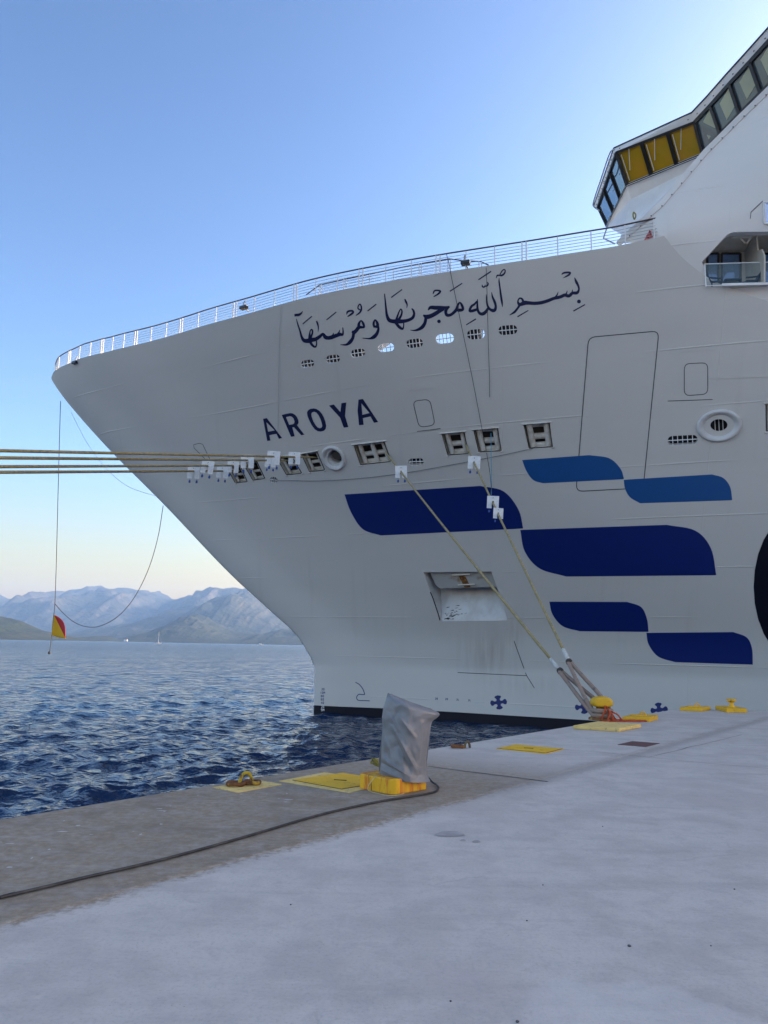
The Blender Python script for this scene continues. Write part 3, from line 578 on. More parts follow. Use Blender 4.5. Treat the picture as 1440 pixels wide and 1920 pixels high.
for k in range(46):
    x = 833 + abs(rs.normal(0, 16)); y = 1162 - abs(rs.normal(0, 7)) - (0 if x < 850 else 6); t_ = (1165 - y) / 66; d = 1.15 * math.sin(min(1, t_ * 1.15) * math.pi / 2) ** 1.3 - .012
    w_, h_ = rs.uniform(.6, 5.0), rs.uniform(.25, 1.0); sk = rs.uniform(-2.5, 2.5); sc.append([hp(x + (w_ * math.cos(q) + sk * math.sin(q)) * kq, y + (h_ * math.sin(q) - w_ * .25 * math.cos(q)) * kq, -d + .012) for q, kq in zip(np.linspace(0, 6.28, 7)[:-1], rs.uniform(.35, 1.3, 6))])
mb = MB()
for q in sc: mb.add(q, [tuple(range(6))])
mb.build('scrape_mark', 'dark', POCK)
line_decal('scrape_mark', [[(807, 1110), (812, 1122), (817, 1137), (822, 1152), (825, 1163)]], 2.0, 'dark', parent=POCK)

# --- foredeck, rails, floodlights
mb = MB(); qs = np.linspace(.05, s2q(34.), 40); a = HS(q2s(qs), np.full(40, 12.6)); b = HS(q2s(qs), np.full(40, 12.6), -1); mb.add(np.vstack([a, b]), [(i, i + 1, 41 + i, 40 + i) for i in range(39)]).build('foredeck', 'cream', SHIP)
qr = np.linspace(0, hq(1229, 447)[0], 260); edge = h3(np.stack([qr, zdeck(qr)], 1)); esb = HS(q2s(qr), zdeck(qr), -1)
def inset(E_, d): c = P0 + UU * ((E_ - P0) @ UU)[:, None]; v = c - E_; v[:, 2] = 0; L_ = np.linalg.norm(v, axis=1)[:, None]; return E_ + v / (L_ + 1e-6) * np.minimum(d, L_ * .5)
pathp = inset(edge, .13); paths = inset(esb, .13); path = np.vstack([paths[:150][::-1], pathp])
path[:, :2] += UU[:2] * .12
dl_ = np.concatenate([[0], np.cumsum(np.linalg.norm(np.diff(path, axis=0), axis=1))])
def at_len(l): return np.array([np.interp(l, dl_, path[:, k]) for k in range(3)])
def at_px(px):                             # arc length where the rail passes a photo column
    v = path[149:] - CAM; x = 720 + FPX * (v @ cr) / (v @ cf); i = np.argmin(x); return float(np.interp(px, x[i:], dl_[149 + i:]))
RH = .95; Lr = dl_[-1]; ls = np.linspace(0, Lr, 260); rp = np.array([at_len(l) for l in ls])
RAIL = MB().tube(rp + A_(0, 0, RH), .034, 8).build('railing', 'rail_cap', SHIP, smooth=True)
mb = MB()
for k in range(6): mb.tube(rp + A_(0, 0, .08 + k * .138), .0125, 5)
mb.build('rail_wires', 'rail_wire', RAIL, smooth=True)
dbl = [at_px(x) for x in (128, 190, 253, 338, 439, 553, 676, 821, 983)]; singles = []
for a, b in zip(dbl[:-1], dbl[1:]): singles += [a + (b - a) / 3, a + 2 * (b - a) / 3]
singles += [at_px(1046), at_px(1109), at_px(1173), at_px(1227)] + [dbl[0] - 1.3 * k for k in (1, 2, 3, 4, 5, 6, 7)]
for l in dbl:
    for d in (-.09, .09): p = at_len(l + d); MB().bar(p, p + A_(0, 0, RH), .055, .05).build('post', 'rail_white', RAIL)
for l in singles: p = at_len(max(0, l)); MB().bar(p, p + A_(0, 0, RH), .04).build('post', 'rail_white', RAIL)
# lower platform rail seen through the main rail
def inrail(px, py, d): q = pathp[np.argmin(abs(720 + FPX * ((pathp - CAM) @ cr) / ((pathp - CAM) @ cf) - px))]; return aty(px, py, q[1] + d)
tr_ = [(574, 553), (599, 534.5), (650, 523), (700, 512.5), (750, 502), (800, 492.5), (842, 485.5), (872, 489), (901, 490.5), (916, 497)]
TP = np.array([inrail(x, y, 1.1) for x, y in tr_]); PR = MB().tube(TP, .03, 8).build('platform_railing', 'rail_cap', SHIP, smooth=True)
mb = MB()
for k in range(1, 6): mb.tube(TP[1:7] - A_(0, 0, .14 * k), .011, 5)
mb.build('rail_wires', 'rail_wire', PR)
for x, y in ((599, 534.5), (603, 533.7), (645, 524), (649, 523.2), (693, 514), (738, 504.5), (786, 495.2), (790, 494.4), (840, 485.8), (845, 486), (898, 490.3), (903, 491)): p = inrail(x, y, 1.1); MB().bar(p, p - A_(0, 0, .9), .04).build('post', 'rail_white', PR)
for px, py in ((141, 680), (457, 577), (873, 493)):
    c = hp(px, py + 12, .18) if px > 300 else hp(px + 4, py + 10, .2); d_ = hp(px, py + 16, 0); c = aty(px, py, c[1]); nn_ = hn(px + 2, py + 22); nn_[2] = 0; nn_ = nrm(nn_); x_ = nrm(np.cross(nn_, A_(0, 0, 1)))
    fl = MB().box(c, x_ * .20, nn_ * .13, A_(0, 0, .075)).build('floodlight', 'lamp_glass', SHIP, bevel=.02)
    MB().box(c + A_(0, 0, .085) - nn_ * .02, x_ * .19, nn_ * .11, A_(0, 0, .02)).bar(c + A_(0, 0, .08) + x_ * .05, c + x_ * .05 + A_(0, 0, .42) - nn_ * .12, .10, .04).bar(c - nn_ * .1, c - nn_ * .4 - A_(0, 0, .05), .05).build('bracket', 'rail_wire', fl)

# ------------------------------------------------------------------ superstructure side, bridge and balconies
def hullY(px, py): return hp(px, py)[1]
_an = [(1160, 457, 29.6), (1245, 443, hullY(1245, 444) + .12), (1272, 478, hullY(1272, 479) + .14), (1305, 506, hullY(1305, 507) + .16), (1358, 537, hullY(1358, 538) + .18), (1440, 566, hullY(1440, 567) + .2), (1500, 583, hullY(1500, 584) + .2), (1321, 283, 27.9), (1440, 170, 26.3), (1500, 110, 25.6), (1500, 300, 26.1)]
_X = np.array([[a / 100, b / 100] for a, b, _ in _an]); _Y = np.array([c for *_, c in _an])
def _k(r2): return np.where(r2 > 1e-12, .5 * r2 * np.log(r2 + 1e-12), 0)
_n = len(_X); _M = np.zeros((_n + 3, _n + 3)); _M[:_n, :_n] = _k(((_X[:, None] - _X[None]) ** 2).sum(-1)) + np.eye(_n) * .02; _M[:_n, _n:] = np.hstack([np.ones((_n, 1)), _X]); _M[_n:, :_n] = _M[:_n, _n:].T
_w = np.linalg.solve(_M, np.concatenate([_Y, np.zeros(3)]))
def skY(p): p = np.atleast_2d(p) / 100; return _k(((p[:, None] - _X[None]) ** 2).sum(-1)) @ _w[:_n] + _w[_n] + p @ _w[_n + 1:]
def sk(px, py, d=0.0): return aty(px, py, float(skY((px, py))[0])) - NN * d
RIM = [(1159, 457), (1240, 382.5), (1321, 287), (1385, 223), (1440, 170), (1500, 110)]
low = [(1245, 444.5), (1258, 461), (1272, 478), (1288, 493), (1305, 507), (1322, 519), (1340, 529), (1358, 538), (1393, 551.5), (1440, 567), (1500, 584)]
outl = densify(RIM + low[::-1] + [(1230, 449), (1200, 454)], 9)
BAL = [(1316, 491), (1337, 468), (1356, 447.5), (1362, 441.5), (1367, 438), (1374, 435.5), (1385, 434.8), (1496, 433.5), (1496, 532), (1350, 533), (1322, 517.5), (1321.5, 503)]
BALd = densify(BAL, 7); WIN2 = densify([(1408, 397), (1428, 377), (1497, 374), (1497, 420), (1432, 421.5), (1430, 400)], 7)
gx, gy = np.meshgrid(np.arange(1165, 1500, 11), np.arange(115, 584, 11)); fr = np.stack([gx.ravel(), gy.ravel()], 1).astype(float)
ks = lambda c: in_poly(c, outl) & ~in_poly(c, BALd)
shr = fr[ks(fr)]
def away(P, L, d): return np.min(np.linalg.norm(P[:, None] - L[None], axis=-1), axis=1) > d
shr = shr[away(shr, outl, 4) & away(shr, BALd, 4)]
v2, f2 = cdt([outl, BALd], shr, ks)
P3 = np.array([sk(*p) for p in v2]); e_ = .4
N3 = np.array([nrm(np.cross(sk(x + e_, y) - sk(x - e_, y), sk(x, y - e_) - sk(x, y + e_))) for x, y in v2]); N3 *= np.sign(N3 @ NN)[:, None]
ship_paint('upper_white', (.74, .725, .70))
SUP = paint_mesh('superstructure', P3, [tuple(q) for q in f2], N3, (P3 - P0) @ UU + 30, P3[:, 2] + .6, ['upper_white'], SHIP)
a = np.array([sk(*p) for p in BALd]); n_ = len(a); MB().add(np.vstack([a, a - NN * .28]), [(i, (i + 1) % n_, n_ + (i + 1) % n_, n_ + i) for i in range(n_)]).build('opening_edge', 'white', SUP)
# bulwark cap along the raked front edge, with its bolt row
rim = densify([(1159, 457)] + RIM[1:], 12, False); mb = MB(); rimP = [sk(*p, -.02) for p in rim]
rp_ = np.array(rimP); tg = np.gradient(rp_, axis=0); tg /= np.linalg.norm(tg, axis=1)[:, None]; sx_ = np.cross(tg, NN); sx_ /= np.linalg.norm(sx_, axis=1)[:, None]
mb.add(np.stack([rp_ - sx_ * .11 + NN * .05, rp_ + sx_ * .11 + NN * .05, rp_ + sx_ * .11 - NN * .12, rp_ - sx_ * .11 - NN * .12], 1).reshape(-1, 3), [(i * 4 + j, i * 4 + (j + 1) % 4, i * 4 + 4 + (j + 1) % 4, i * 4 + 4 + j) for i in range(len(rp_) - 1) for j in range(4)] + [(3, 2, 1, 0)])
mb.build('bulwark_cap', 'white', SUP); mb = MB()
for t_ in np.linspace(.05, .97, 17):
    x = np.interp(t_, np.linspace(0, 1, len(rim)), rim[:, 0]) + 3; y = np.interp(t_, np.linspace(0, 1, len(rim)), rim[:, 1]) + 3.2; mb.box(sk(x, y, -.09), UU * .02, NN * .012, A_(0, 0, .02))
mb.build('bolt', 'seam', SUP); SUP.children[-1]['kind'] = 'stuff'
# the same side carried on aft, beyond the picture
ed = [sk(1500, y) for y in np.linspace(110, 584, 24)]; ed[-1] = ed[-1] - A_(0, 0, .6); mb = MB(); ne = len(ed); L0 = np.array(ed); L1 = L0 + UU * 30 + NN * np.linspace(0.4, 1.0, ne)[:, None]
mb.add(np.vstack([L0, L1]), [(i, i + 1, ne + i + 1, ne + i) for i in range(ne - 1)]); mb.quad(L0[0], L1[0], L1[0] - NN * 6, L0[0] - NN * 6); mb.build('side_shell', 'white', SHIP, smooth=True)
# the deep body of the ship behind: lower house and the tall block aft (outside the picture, they shade the quay)
def ship_pt(a_, b_, z_): return A_(P0[0], P0[1], 0) + UU * a_ + NN * b_ + A_(0, 0, z_)
body = MB()
def block(a0, a1, b0, b1, z0, z1): body.prism([ship_pt(a0, b0, z0), ship_pt(a1, b0, z0), ship_pt(a1, b1, z0), ship_pt(a0, b1, z0)], A_(0, 0, z1 - z0))
block(25.5, 150, -15.8, 12.6, 12.0, 20.2); block(38, 150, -16.5, 15.6, 20.2, 46.0)
body.build('accommodation_block', 'white', SHIP)
# bridge -----------------------------------------------------------------------
zH = aty(1157, 287, 32.3)[2]; zS = aty(1176, 347, 32.9)[2]; zR = aty(1153, 278, 32.42)[2]
hd = [atz(*p, zH) for p in ((1121, 388), (1156, 286), (1303, 229), (1332, 198), (1368, 157.5), (1406, 116.5), (1448, 70), (1492, 23))]
si = [atz(*p, zS) for p in ((1138, 424), (1176, 347), (1318, 289), (1351, 251.5), (1387, 214), (1427, 174.5), (1471, 131), (1515, 88))]
rf = [atz(*p, zR) for p in ((1113, 388), (1151, 278.5), (1297, 212), (1327, 180), (1362, 140), (1401, 97), (1443, 50), (1488, 0))]
inw = lambda p, d: p + nrm(A_(p[0] + 5, 42, 0) * A_(1, 1, 0) - p * A_(1, 1, 0)) * d
BR = MB()
for i in range(7): BR.quad(hd[i], hd[i + 1], rf[i + 1], rf[i])                       # eaves fascia
rt = [inw(p, 1.5) + A_(0, 0, .30) for p in rf]
for i in range(7): BR.quad(rf[i], rf[i + 1], rt[i + 1], rt[i])
BR.add(rt + [ship_pt(27, 10, rt[0][2]), ship_pt(27, 0, rt[0][2])], [(0, 1, 2, 3, 4, 5, 6, 7, 8, 9)])
BRG = BR.build('bridge', 'white', SHIP)
mb = MB()
for i in range(7):
    L_ = np.linalg.norm(rf[i + 1] - rf[i]); k = max(2, int(L_ / .45)); nn_ = nrm(np.cross(hd[i + 1] - hd[i], rf[i] - hd[i])); nn_ *= np.sign(nn_ @ (CAM - hd[i]))
    for t_ in (np.arange(k) + .5) / k: c = (hd[i] * .5 + rf[i] * .5) * (1 - t_) + (hd[i + 1] * .5 + rf[i + 1] * .5) * t_; mb.box(c + nn_ * .01, nrm(hd[i + 1] - hd[i]) * .025, nn_ * .012, A_(0, 0, .02))
    mb.bar(rf[i] + A_(0, 0, .02), rf[i + 1] + A_(0, 0, .02), .06)
mb.build('eaves_trim', 'frame_dark', BRG)
lo_ = [aty(1160, 458, 31.6), aty(1183, 373, 33.3), aty(1297, 317, 31.2), aty(1322, 290, 30.4)]
lw = MB()                                                                          # sloping panels under the windows
lw.quad(si[0], si[1], lo_[1], aty(1165, 440, 33.0)); lw.quad(si[1], si[2], lo_[2], lo_[1])
lw.build('sill_panel', 'white', BRG)
MB().add([lo_[1], lo_[2], lo_[3], aty(1262, 352, 30.1), aty(1190, 425, 31.0), lo_[0], aty(1165, 440, 33.0), aty(1170, 456, 31.4)], [(0, 1, 2, 3, 4, 7, 5, 6)]).build('underside', 'white', BRG)
mb = MB()
for i in range(7): mb.bar(si[i], si[i + 1], .10)
mb.build('sill', 'white', BRG)
for i in range(7):                                                                 # glazing: mullions, panes, blinds
    A4, B4, C4, D4 = hd[i], hd[i + 1], si[i + 1], si[i]; nn_ = nrm(np.cross(B4 - A4, D4 - A4)); nn_ *= np.sign(nn_ @ (CAM - A4))
    Z = lambda u_, v_, d=0: (A4 * (1 - u_) + B4 * u_) * (1 - v_) + (D4 * (1 - u_) + C4 * u_) * v_ + nn_ * d
    npan = 3 if i < 2 else 1
    for k in range(npan):
        u0, u1 = k / npan, (k + 1) / npan; fr_ = MB()
        for (a, b) in (((u0, 0), (u1, 0)), ((u1, 0), (u1, 1)), ((u1, 1), (u0, 1)), ((u0, 1), (u0, 0))): fr_.bar(Z(*a), Z(*b), .15 if i >= 2 else .09 if i == 0 else .12 if a[0] != b[0] else .17, .12, up=nn_)
        fo = fr_.build('window', 'frame_dark', BRG)
        MB().quad(Z(u0 + .02, .03, -.03), Z(u1 - .02, .03, -.03), Z(u1 - .02, .97, -.03), Z(u0 + .02, .97, -.03)).build('pane', 'amber' if i == 1 else ('glass_end' if i == 0 else 'glass_grey'), fo)
        if i >= 2: MB().quad(Z(.36, .20, -.02), Z(.90, .07, -.02), Z(.93, .66, -.02), Z(.42, .80, -.02)).build('blind', 'blind', fo)
        if i == 1: MB().bar(Z(u0 + .17, .03, .10), Z(u0 + .10, .62, .08), .03).bar(Z(u0 + .05, .1, .02), Z(u0 + .05, .9, .02), .03).build('wiper', 'cream', fo)
lad = [(1152, 280, 32.1), (1143, 288, 32.5), (1127, 335, 34.0), (1113, 378, 36.2), (1114, 388, 36.2), (1124, 395, 35.8)]
MB().tube(catmull([aty(*p) for p in lad], 6), .035, 8).bar(aty(1148, 300, 32.5), aty(1139, 300, 32.7), .03).bar(aty(1135, 340, 33.9), aty(1125, 342, 34.1), .03).bar(aty(1126, 368, 35.2), aty(1116, 370, 35.4), .03).build('catwalk_rail', 'rail_wire', BRG, smooth=True)
MB().tube(catmull([aty(1143, 408, 34.9), aty(1137, 430, 33.5), aty(1132, 446, 32.5), aty(1136, 449, 32.2), aty(1152, 457, 31.6)], 6), .035, 8).build('catwalk_rail', 'rail_wire', BRG, smooth=True)
MB().tube(catmull([aty(1188, 398, 30.8), aty(1192, 403, 30.8), aty(1190, 411, 30.8), aty(1187, 405, 30.8)], 5, True), .03, 6, closed=True).build('fitting', 'coil_green', BRG)
# balconies --------------------------------------------------------------------
Q0 = sk(1366, 440)
def pp(px, py, d): r = ray(px, py); return CAM + r * (((Q0 - CAM) @ NN - d) / (r @ NN))
zC = pp(1400, 432, .3)[2] + .05; zF = pp(1400, 532.5, .45)[2]; DEP = 2.1
aL, aR = (pp(1314, 500, .3) - P0) @ UU, (pp(1560, 500, .3) - P0) @ UU; bQ = (Q0 - P0) @ NN
BL = MB(); sp = lambda a_, d, z_: ship_pt(a_, bQ - d, z_)
BL.quad(sp(aL, DEP, zF), sp(aR, DEP, zF), sp(aR, DEP, zC), sp(aL, DEP, zC)); BL.quad(sp(aL, .2, zC), sp(aR, .2, zC), sp(aR, DEP, zC), sp(aL, DEP, zC)); BL.quad(sp(aL + 1.0, .5, zF), sp(aR, .5, zF), sp(aR, DEP, zF), sp(aL, DEP, zF)); BL.quad(sp(aL, .9, zF), sp(aL, .9, zC), sp(aL, DEP, zC), sp(aL, DEP, zF))
BALC = BL.build('balcony', 'cream', SUP)
dv = (pp(1427, 500, .5) - P0) @ UU; MB().prism([sp(dv, DEP, zF), sp(dv, .35, zF), sp(dv, .15, zF + (zC - zF) * .45), sp(dv, .35, zF + (zC - zF) * .62), sp(dv, .75, zF + (zC - zF) * .7), sp(dv, .8, zC), sp(dv, DEP, zC)], UU * .06).build('divider', 'cream', BALC)
aS = (pp(1352, 533, .5) - P0) @ UU; aB = (pp(1321, 500, .6) - P0) @ UU
mb = MB(); mb.bar(sp(aS, .42, zF - .035), sp(aR, .42, zF - .035), .10, .10).build('slab_edge', 'white', BALC)
for x0, x1 in ((1326, 1347), (1353, 1388), (1431, 1468)):
    c4 = [pp(x0, 476 if x0 > 1330 else 477, DEP - .03), pp(x1, 475.5, DEP - .03), pp(x1, 531, DEP - .03), pp(x0, 531, DEP - .03)]; mb = MB()
    for i in range(4): mb.bar(c4[i], c4[(i + 1) % 4], .09, .07, up=NN)
    d_ = mb.build('door', 'frame_dark', BALC); MB().add([p + NN * .01 for p in c4], [(0, 1, 2, 3)]).build('pane', 'glass_blue', d_)
mb = MB(); zr = pp(1400, 490.5, .5)[2]
for z_ in (zr, zF + .04): mb.bar(sp(aB, .6, z_), sp(aR, .6, z_), .03)
for px in (1321.5, 1430, 1470): x_ = (pp(px, 500, .6) - P0) @ UU; mb.bar(sp(x_, .6, zF), sp(x_, .6, zr), .04)
bz = mb.build('balustrade', 'rail_white', BALC); MB().box((sp(aB, .6, zF) + sp(aR, .6, zr)) / 2, UU * (aR - aB) / 2, NN * .006, A_(0, 0, (zr - zF) / 2 - .03)).build('glass_panel', 'glass_clear', bz)
mb = MB(); mb.bar(pp(1372, 446, .6), pp(1408, 445, .6), .10).bar(pp(1387, 447, .6), pp(1397, 456, .6), .07).bar(pp(1407, 446, .6), pp(1400, 457, .6), .07).box(pp(1426, 439, .7), UU * .1, NN * .08, A_(0, 0, .06)).build('ceiling_brace', 'cream', BALC)
# window of the deck above
c4 = [sk(1431, 380, -.03), sk(1495, 377, -.03), sk(1495, 418.5, -.03), sk(1433, 420, -.03)]; mb = MB()
for i in range(4): mb.bar(c4[i], c4[(i + 1) % 4], .07, .06, up=NN)
w2 = mb.build('cabin_window', 'rail_white', SUP); MB().add([p + NN * .01 for p in c4], [(0, 1, 2, 3)]).build('pane', 'glass_blue', w2)
mb = MB(); mb.bar(sk(1408, 398, -.004), sk(1430, 377, -.004), .03, .01, up=NN); mb.bar(sk(1408, 398, -.004), sk(1407, 410, -.004), .02, .01, up=NN).build('plate_edge', 'seam', SUP)
def chair(px, flip, label, back=.55):
    a_ = (pp(px, 525, .8) - P0) @ UU; o = thing('balcony_chair', tuple(sp(a_, .8, zF)), label, 'chair', 'balcony furniture'); q = lambda x, y, z: sp(a_ + x * flip, .8 + y, zF + z)
    MB().box(q(0, 0, .21), UU * .22, NN * .22, A_(0, 0, .03)).build('seat', 'furniture', o)
    MB().add([q(.20, -.22, .2), q(.20, .22, .2), q(.36, .22, back), q(.36, -.22, back), q(.24, -.22, .2), q(.24, .22, .2), q(.40, .22, back), q(.40, -.22, back)], [(0, 1, 2, 3), (4, 7, 6, 5), (0, 3, 7, 4), (1, 5, 6, 2), (2, 6, 7, 3), (0, 4, 5, 1)]).build('backrest', 'furniture', o)
    for y in (-.2, .2): MB().bar(q(-.22, y, .34), q(.28, y, .38), .05).build('armrest', 'furniture', o)
    for x in (-.2, .2):
        for y in (-.19, .19): MB().bar(q(x, y, 0.01), q(x, y, .2), .04).build('leg', 'furniture', o)
chair(1341, -1, 'dark blue balcony chair at the left end of the balcony'); chair(1406, 1, 'dark blue balcony chair with high reclined back beside the white divider', .62)
a_ = (pp(1371, 525, .8) - P0) @ UU; o = thing('balcony_table', tuple(sp(a_, .8, zF)), 'low dark blue square table between the two balcony chairs', 'table', 'balcony furniture')
MB().box(sp(a_, .8, zF + .27), UU * .32, NN * .25, A_(0, 0, .03)).build('tabletop', 'furniture', o)
for x in (-.27, .27):
    for y in (-.2, .2): MB().bar(sp(a_ + x, .8 + y, zF + .01), sp(a_ + x, .8 + y, zF + .245), .05).build('leg', 'furniture', o)
print('BRIDGE', [np.round(p, 1).tolist() for p in hd[:4]], zH, zS, 'bal', zC, zF, Q0)

# ------------------------------------------------------------------ SEA
ang = np.concatenate([np.linspace(-180, -40, 40, endpoint=False), np.linspace(-40, 40, 760, endpoint=False), np.linspace(40, 180, 40, endpoint=False)]) * math.pi / 180
rad = np.concatenate([[2.0, 4.0], np.geomspace(6.0, 260, 700), np.geomspace(268, 15200, 90)]); AN, RD = np.meshgrid(ang, rad, indexing='xy')
X = RD * np.sin(AN); Y = RD * np.cos(AN); Zw = np.zeros_like(X); DX = np.zeros_like(X); DY = np.zeros_like(X)
r2 = np.random.default_rng(11); sp_ = np.where(RD < 262, RD * .0055, RD * .046)
for k in range(64):
    lam = .26 * (6.0 / .26) ** (k / 63); th = math.radians(8) + r2.normal(0, 1.0); kx, ky = math.sin(th) * 2 * math.pi / lam, -math.cos(th) * 2 * math.pi / lam
    a_ = .0105 * lam ** 1.02 * r2.uniform(.6, 1.3) * (1.25 if lam < 1.2 else .8 if lam < 2.2 else .3); fade = np.clip(1.6 - 4.2 * sp_ / lam, 0, 1); ph = kx * X + ky * Y + r2.uniform(0, 6.28)
    Zw += a_ * fade * np.cos(ph); DX += -a_ * .9 * fade * math.sin(th) * np.sin(ph); DY += a_ * .9 * fade * math.cos(th) * np.sin(ph)
gust = .65 + .7 * fbm(X / 14, Y / 9, 3, 5); Zw *= gust
nr, na = RD.shape; V = np.stack([X + DX, Y + DY, Zw + ZW], -1).reshape(-1, 3)
i, j = np.meshgrid(np.arange(nr - 1), np.arange(na), indexing='ij'); j2 = (j + 1) % na
F = np.stack([i * na + j, i * na + j2, (i + 1) * na + j2, (i + 1) * na + j], -1).reshape(-1, 4)
me = bpy.data.meshes.new('sea'); me.vertices.add(len(V)); me.vertices.foreach_set('co', V.ravel()); me.loops.add(F.size); me.loops.foreach_set('vertex_index', F[:, ::-1].ravel().astype(np.int32))
me.polygons.add(len(F)); me.polygons.foreach_set('loop_start', np.arange(0, F.size, 4, dtype=np.int32)); me.polygons.foreach_set('use_smooth', np.ones(len(F), bool)); me.update(calc_edges=True); me.validate()
SEA = bpy.data.objects.new('sea', me); COL.objects.link(SEA); tag(SEA, kind='structure')
def _len(t, tc): l_ = t.nodes.new('ShaderNodeVectorMath'); l_.operation = 'LENGTH'; t.links.new(tc.outputs['Object'], l_.inputs[0]); return l_.outputs['Value']
M = bpy.data.materials.new('sea_water'); M.use_nodes = True; t = M.node_tree; b = t.nodes['Principled BSDF']; b.inputs['Base Color'].default_value = (.003, .022, .072, 1); b.inputs['IOR'].default_value = 1.333
tc = t.nodes.new('ShaderNodeTexCoord'); mp = t.nodes.new('ShaderNodeMapping'); mp.inputs['Scale'].default_value = (.85, 1.0, 1); t.links.new(tc.outputs['Object'], mp.inputs[0])
h_ = math_node(t, 'ADD', math_node(t, 'MULTIPLY', noise(t, mp.outputs[0], 1.1, 3, .5, .3), 1.0), math_node(t, 'MULTIPLY', noise(t, mp.outputs[0], 3.8, 3, .5, .5), .22))
bp = t.nodes.new('ShaderNodeBump'); bp.inputs['Strength'].default_value = 1; bp.inputs['Distance'].default_value = .42; FARK = math_node(t, 'ADD', 1.0, math_node(t, 'MULTIPLY', ramp(t, _len(t, tc), 40, 500), 1.6)); t.links.new(math_node(t, 'MULTIPLY', h_, FARK), bp.inputs['Height']); t.links.new(bp.outputs[0], b.inputs['Normal'])
ln = t.nodes.new('ShaderNodeVectorMath'); ln.operation = 'LENGTH'; t.links.new(tc.outputs['Object'], ln.inputs[0]); rg = ramp(t, ln.outputs['Value'], 15, 400)   # ripples too small to see far out become roughness
t.links.new(math_node(t, 'ADD', .06, math_node(t, 'MULTIPLY', rg, .16)), b.inputs['Roughness']); b.inputs['Specular IOR Level'].default_value = .4
me.materials.append(M)

# ------------------------------------------------------------------ MOUNTAINS: relief with real ridges and gullies at their own distances
def relief(name, prof, D, depth, mname, seed, amp=.5, gully=1.0, nx=260, ny=70, kscale=1.0):
    prof = np.array(prof, float); px = np.linspace(prof[0, 0], prof[-1, 0], nx); py = np.interp(px, prof[:, 0], prof[:, 1])
    top_ = np.array([aty(a, b, D) for a, b in zip(px, py)]); H = np.maximum(top_[:, 2] - ZW, 0.5)
    v = np.linspace(0, 1.35, ny); PX = []
    XX = top_[:, 0][:, None]; hmax = H.max(); jag = (fbm(XX[:, 0] / (depth * .10), XX[:, 0] * 0 + seed, 5, seed) - .5)
    H = H * (1 + .16 * jag + .09 * (fbm(XX[:, 0] / (depth * .035), XX[:, 0] * 0 + seed + 3, 4, seed + 9, True) - .6))
    t_ = np.clip(v, 0, 1)[None, :]; front = (1 - (1 - t_) ** 1.0) ** .85
    n1 = fbm(XX / (depth * .16 * kscale) + 0 * t_, 2.2 * v[None, :] + 0 * XX, 6, seed, True); n2 = fbm(XX / (depth * .55) + 0 * t_, v[None, :] * 1.6 + 0 * XX, 4, seed + 40)
    env = np.sin(np.clip(v, 0, 1) * math.pi)[None, :] ** .8
    Zm = H[:, None] * (front + env * amp * gully * ((n1 - .55) * 1.3 + (n2 - .5) * 1.1)); Zm = np.where(v[None, :] > 1, H[:, None] * (1 - (v[None, :] - 1) * 1.3), Zm)
    Zm = np.minimum(Zm, H[:, None] * np.maximum(.02, (D - (1 - np.clip(v, 0, 1))[None, :] * depth) / D) * 1.0)
    Yd = D - (1 - v)[None, :] * depth + 0 * XX; Xd = XX * (Yd / D) ** .25
    VV = np.stack([Xd, Yd, Zm + ZW - .4], -1).reshape(-1, 3); ii, jj = np.meshgrid(np.arange(nx - 1), np.arange(ny - 1), indexing='ij'); a = ii * ny + jj
    FF = np.stack([a, a + ny, a + ny + 1, a + 1], -1).reshape(-1, 4)
    o = MB().add(VV, [tuple(q) for q in FF]).build(name, mname, None, smooth=True); return tag(o, kind='structure')
def land(name, c1, c2, c3, sc):
    M = bpy.data.materials.new(name); M.use_nodes = True; t = M.node_tree; b = t.nodes['Principled BSDF']; b.inputs['Roughness'].default_value = .95; b.inputs['Specular IOR Level'].default_value = .1
    tc = t.nodes.new('ShaderNodeTexCoord'); v = tc.outputs['Object']; ge = t.nodes.new('ShaderNodeNewGeometry'); sx = t.nodes.new('ShaderNodeSeparateXYZ'); t.links.new(ge.outputs['True Normal'], sx.inputs[0])
    c = mixc(t, ramp(t, noise(t, v, sc, 6, .65), .42, .6), c1, c2)
    steep = math_node(t, 'MULTIPLY', math_node(t, 'SUBTRACT', 1.0, ramp(t, sx.outputs[2], .55, .86)), ramp(t, noise(t, v, sc * 2.3, 6, .7), .42, .56)); c = mixc(t, steep, c, c3)
    t.links.new(c, b.inputs['Base Color']); bp = t.nodes.new('ShaderNodeBump'); bp.inputs['Distance'].default_value = .12 / sc; t.links.new(noise(t, v, sc * 3.5, 7, .62), bp.inputs['Height']); t.links.new(bp.outputs[0], b.inputs['Normal']); MATS[name] = M
land('far_rock', (.04, .044, .044), (.055, .056, .054), (.10, .088, .078), .0011); land('mid_slope', (.024, .032, .028), (.04, .045, .038), (.075, .07, .06), .0022); land('scrub', (.020, .030, .022), (.036, .042, .032), (.07, .065, .052), .006)
relief('mountain_range', [(-420, 1150), (-250, 1105), (-120, 1125), (-40, 1100), (0, 1117), (20, 1124), (32, 1126), (45, 1123), (58, 1124), (70, 1117), (82, 1114.5), (92, 1118), (100, 1126), (112, 1125), (128, 1119), (146, 1111), (158, 1104), (172, 1102), (190, 1097.5), (205, 1101), (232, 1101), (248, 1102), (258, 1107), (275, 1109), (283, 1111), (296, 1106), (305, 1109), (318, 1115), (335, 1120.5), (345, 1122), (355, 1120), (375, 1116.5), (398, 1113), (420, 1108), (440, 1106), (470, 1103), (520, 1110), (600, 1125), (700, 1130), (900, 1150), (1150, 1170)], 13500, 5200, 'far_rock', 3, .48, 1.0, 420, 110)
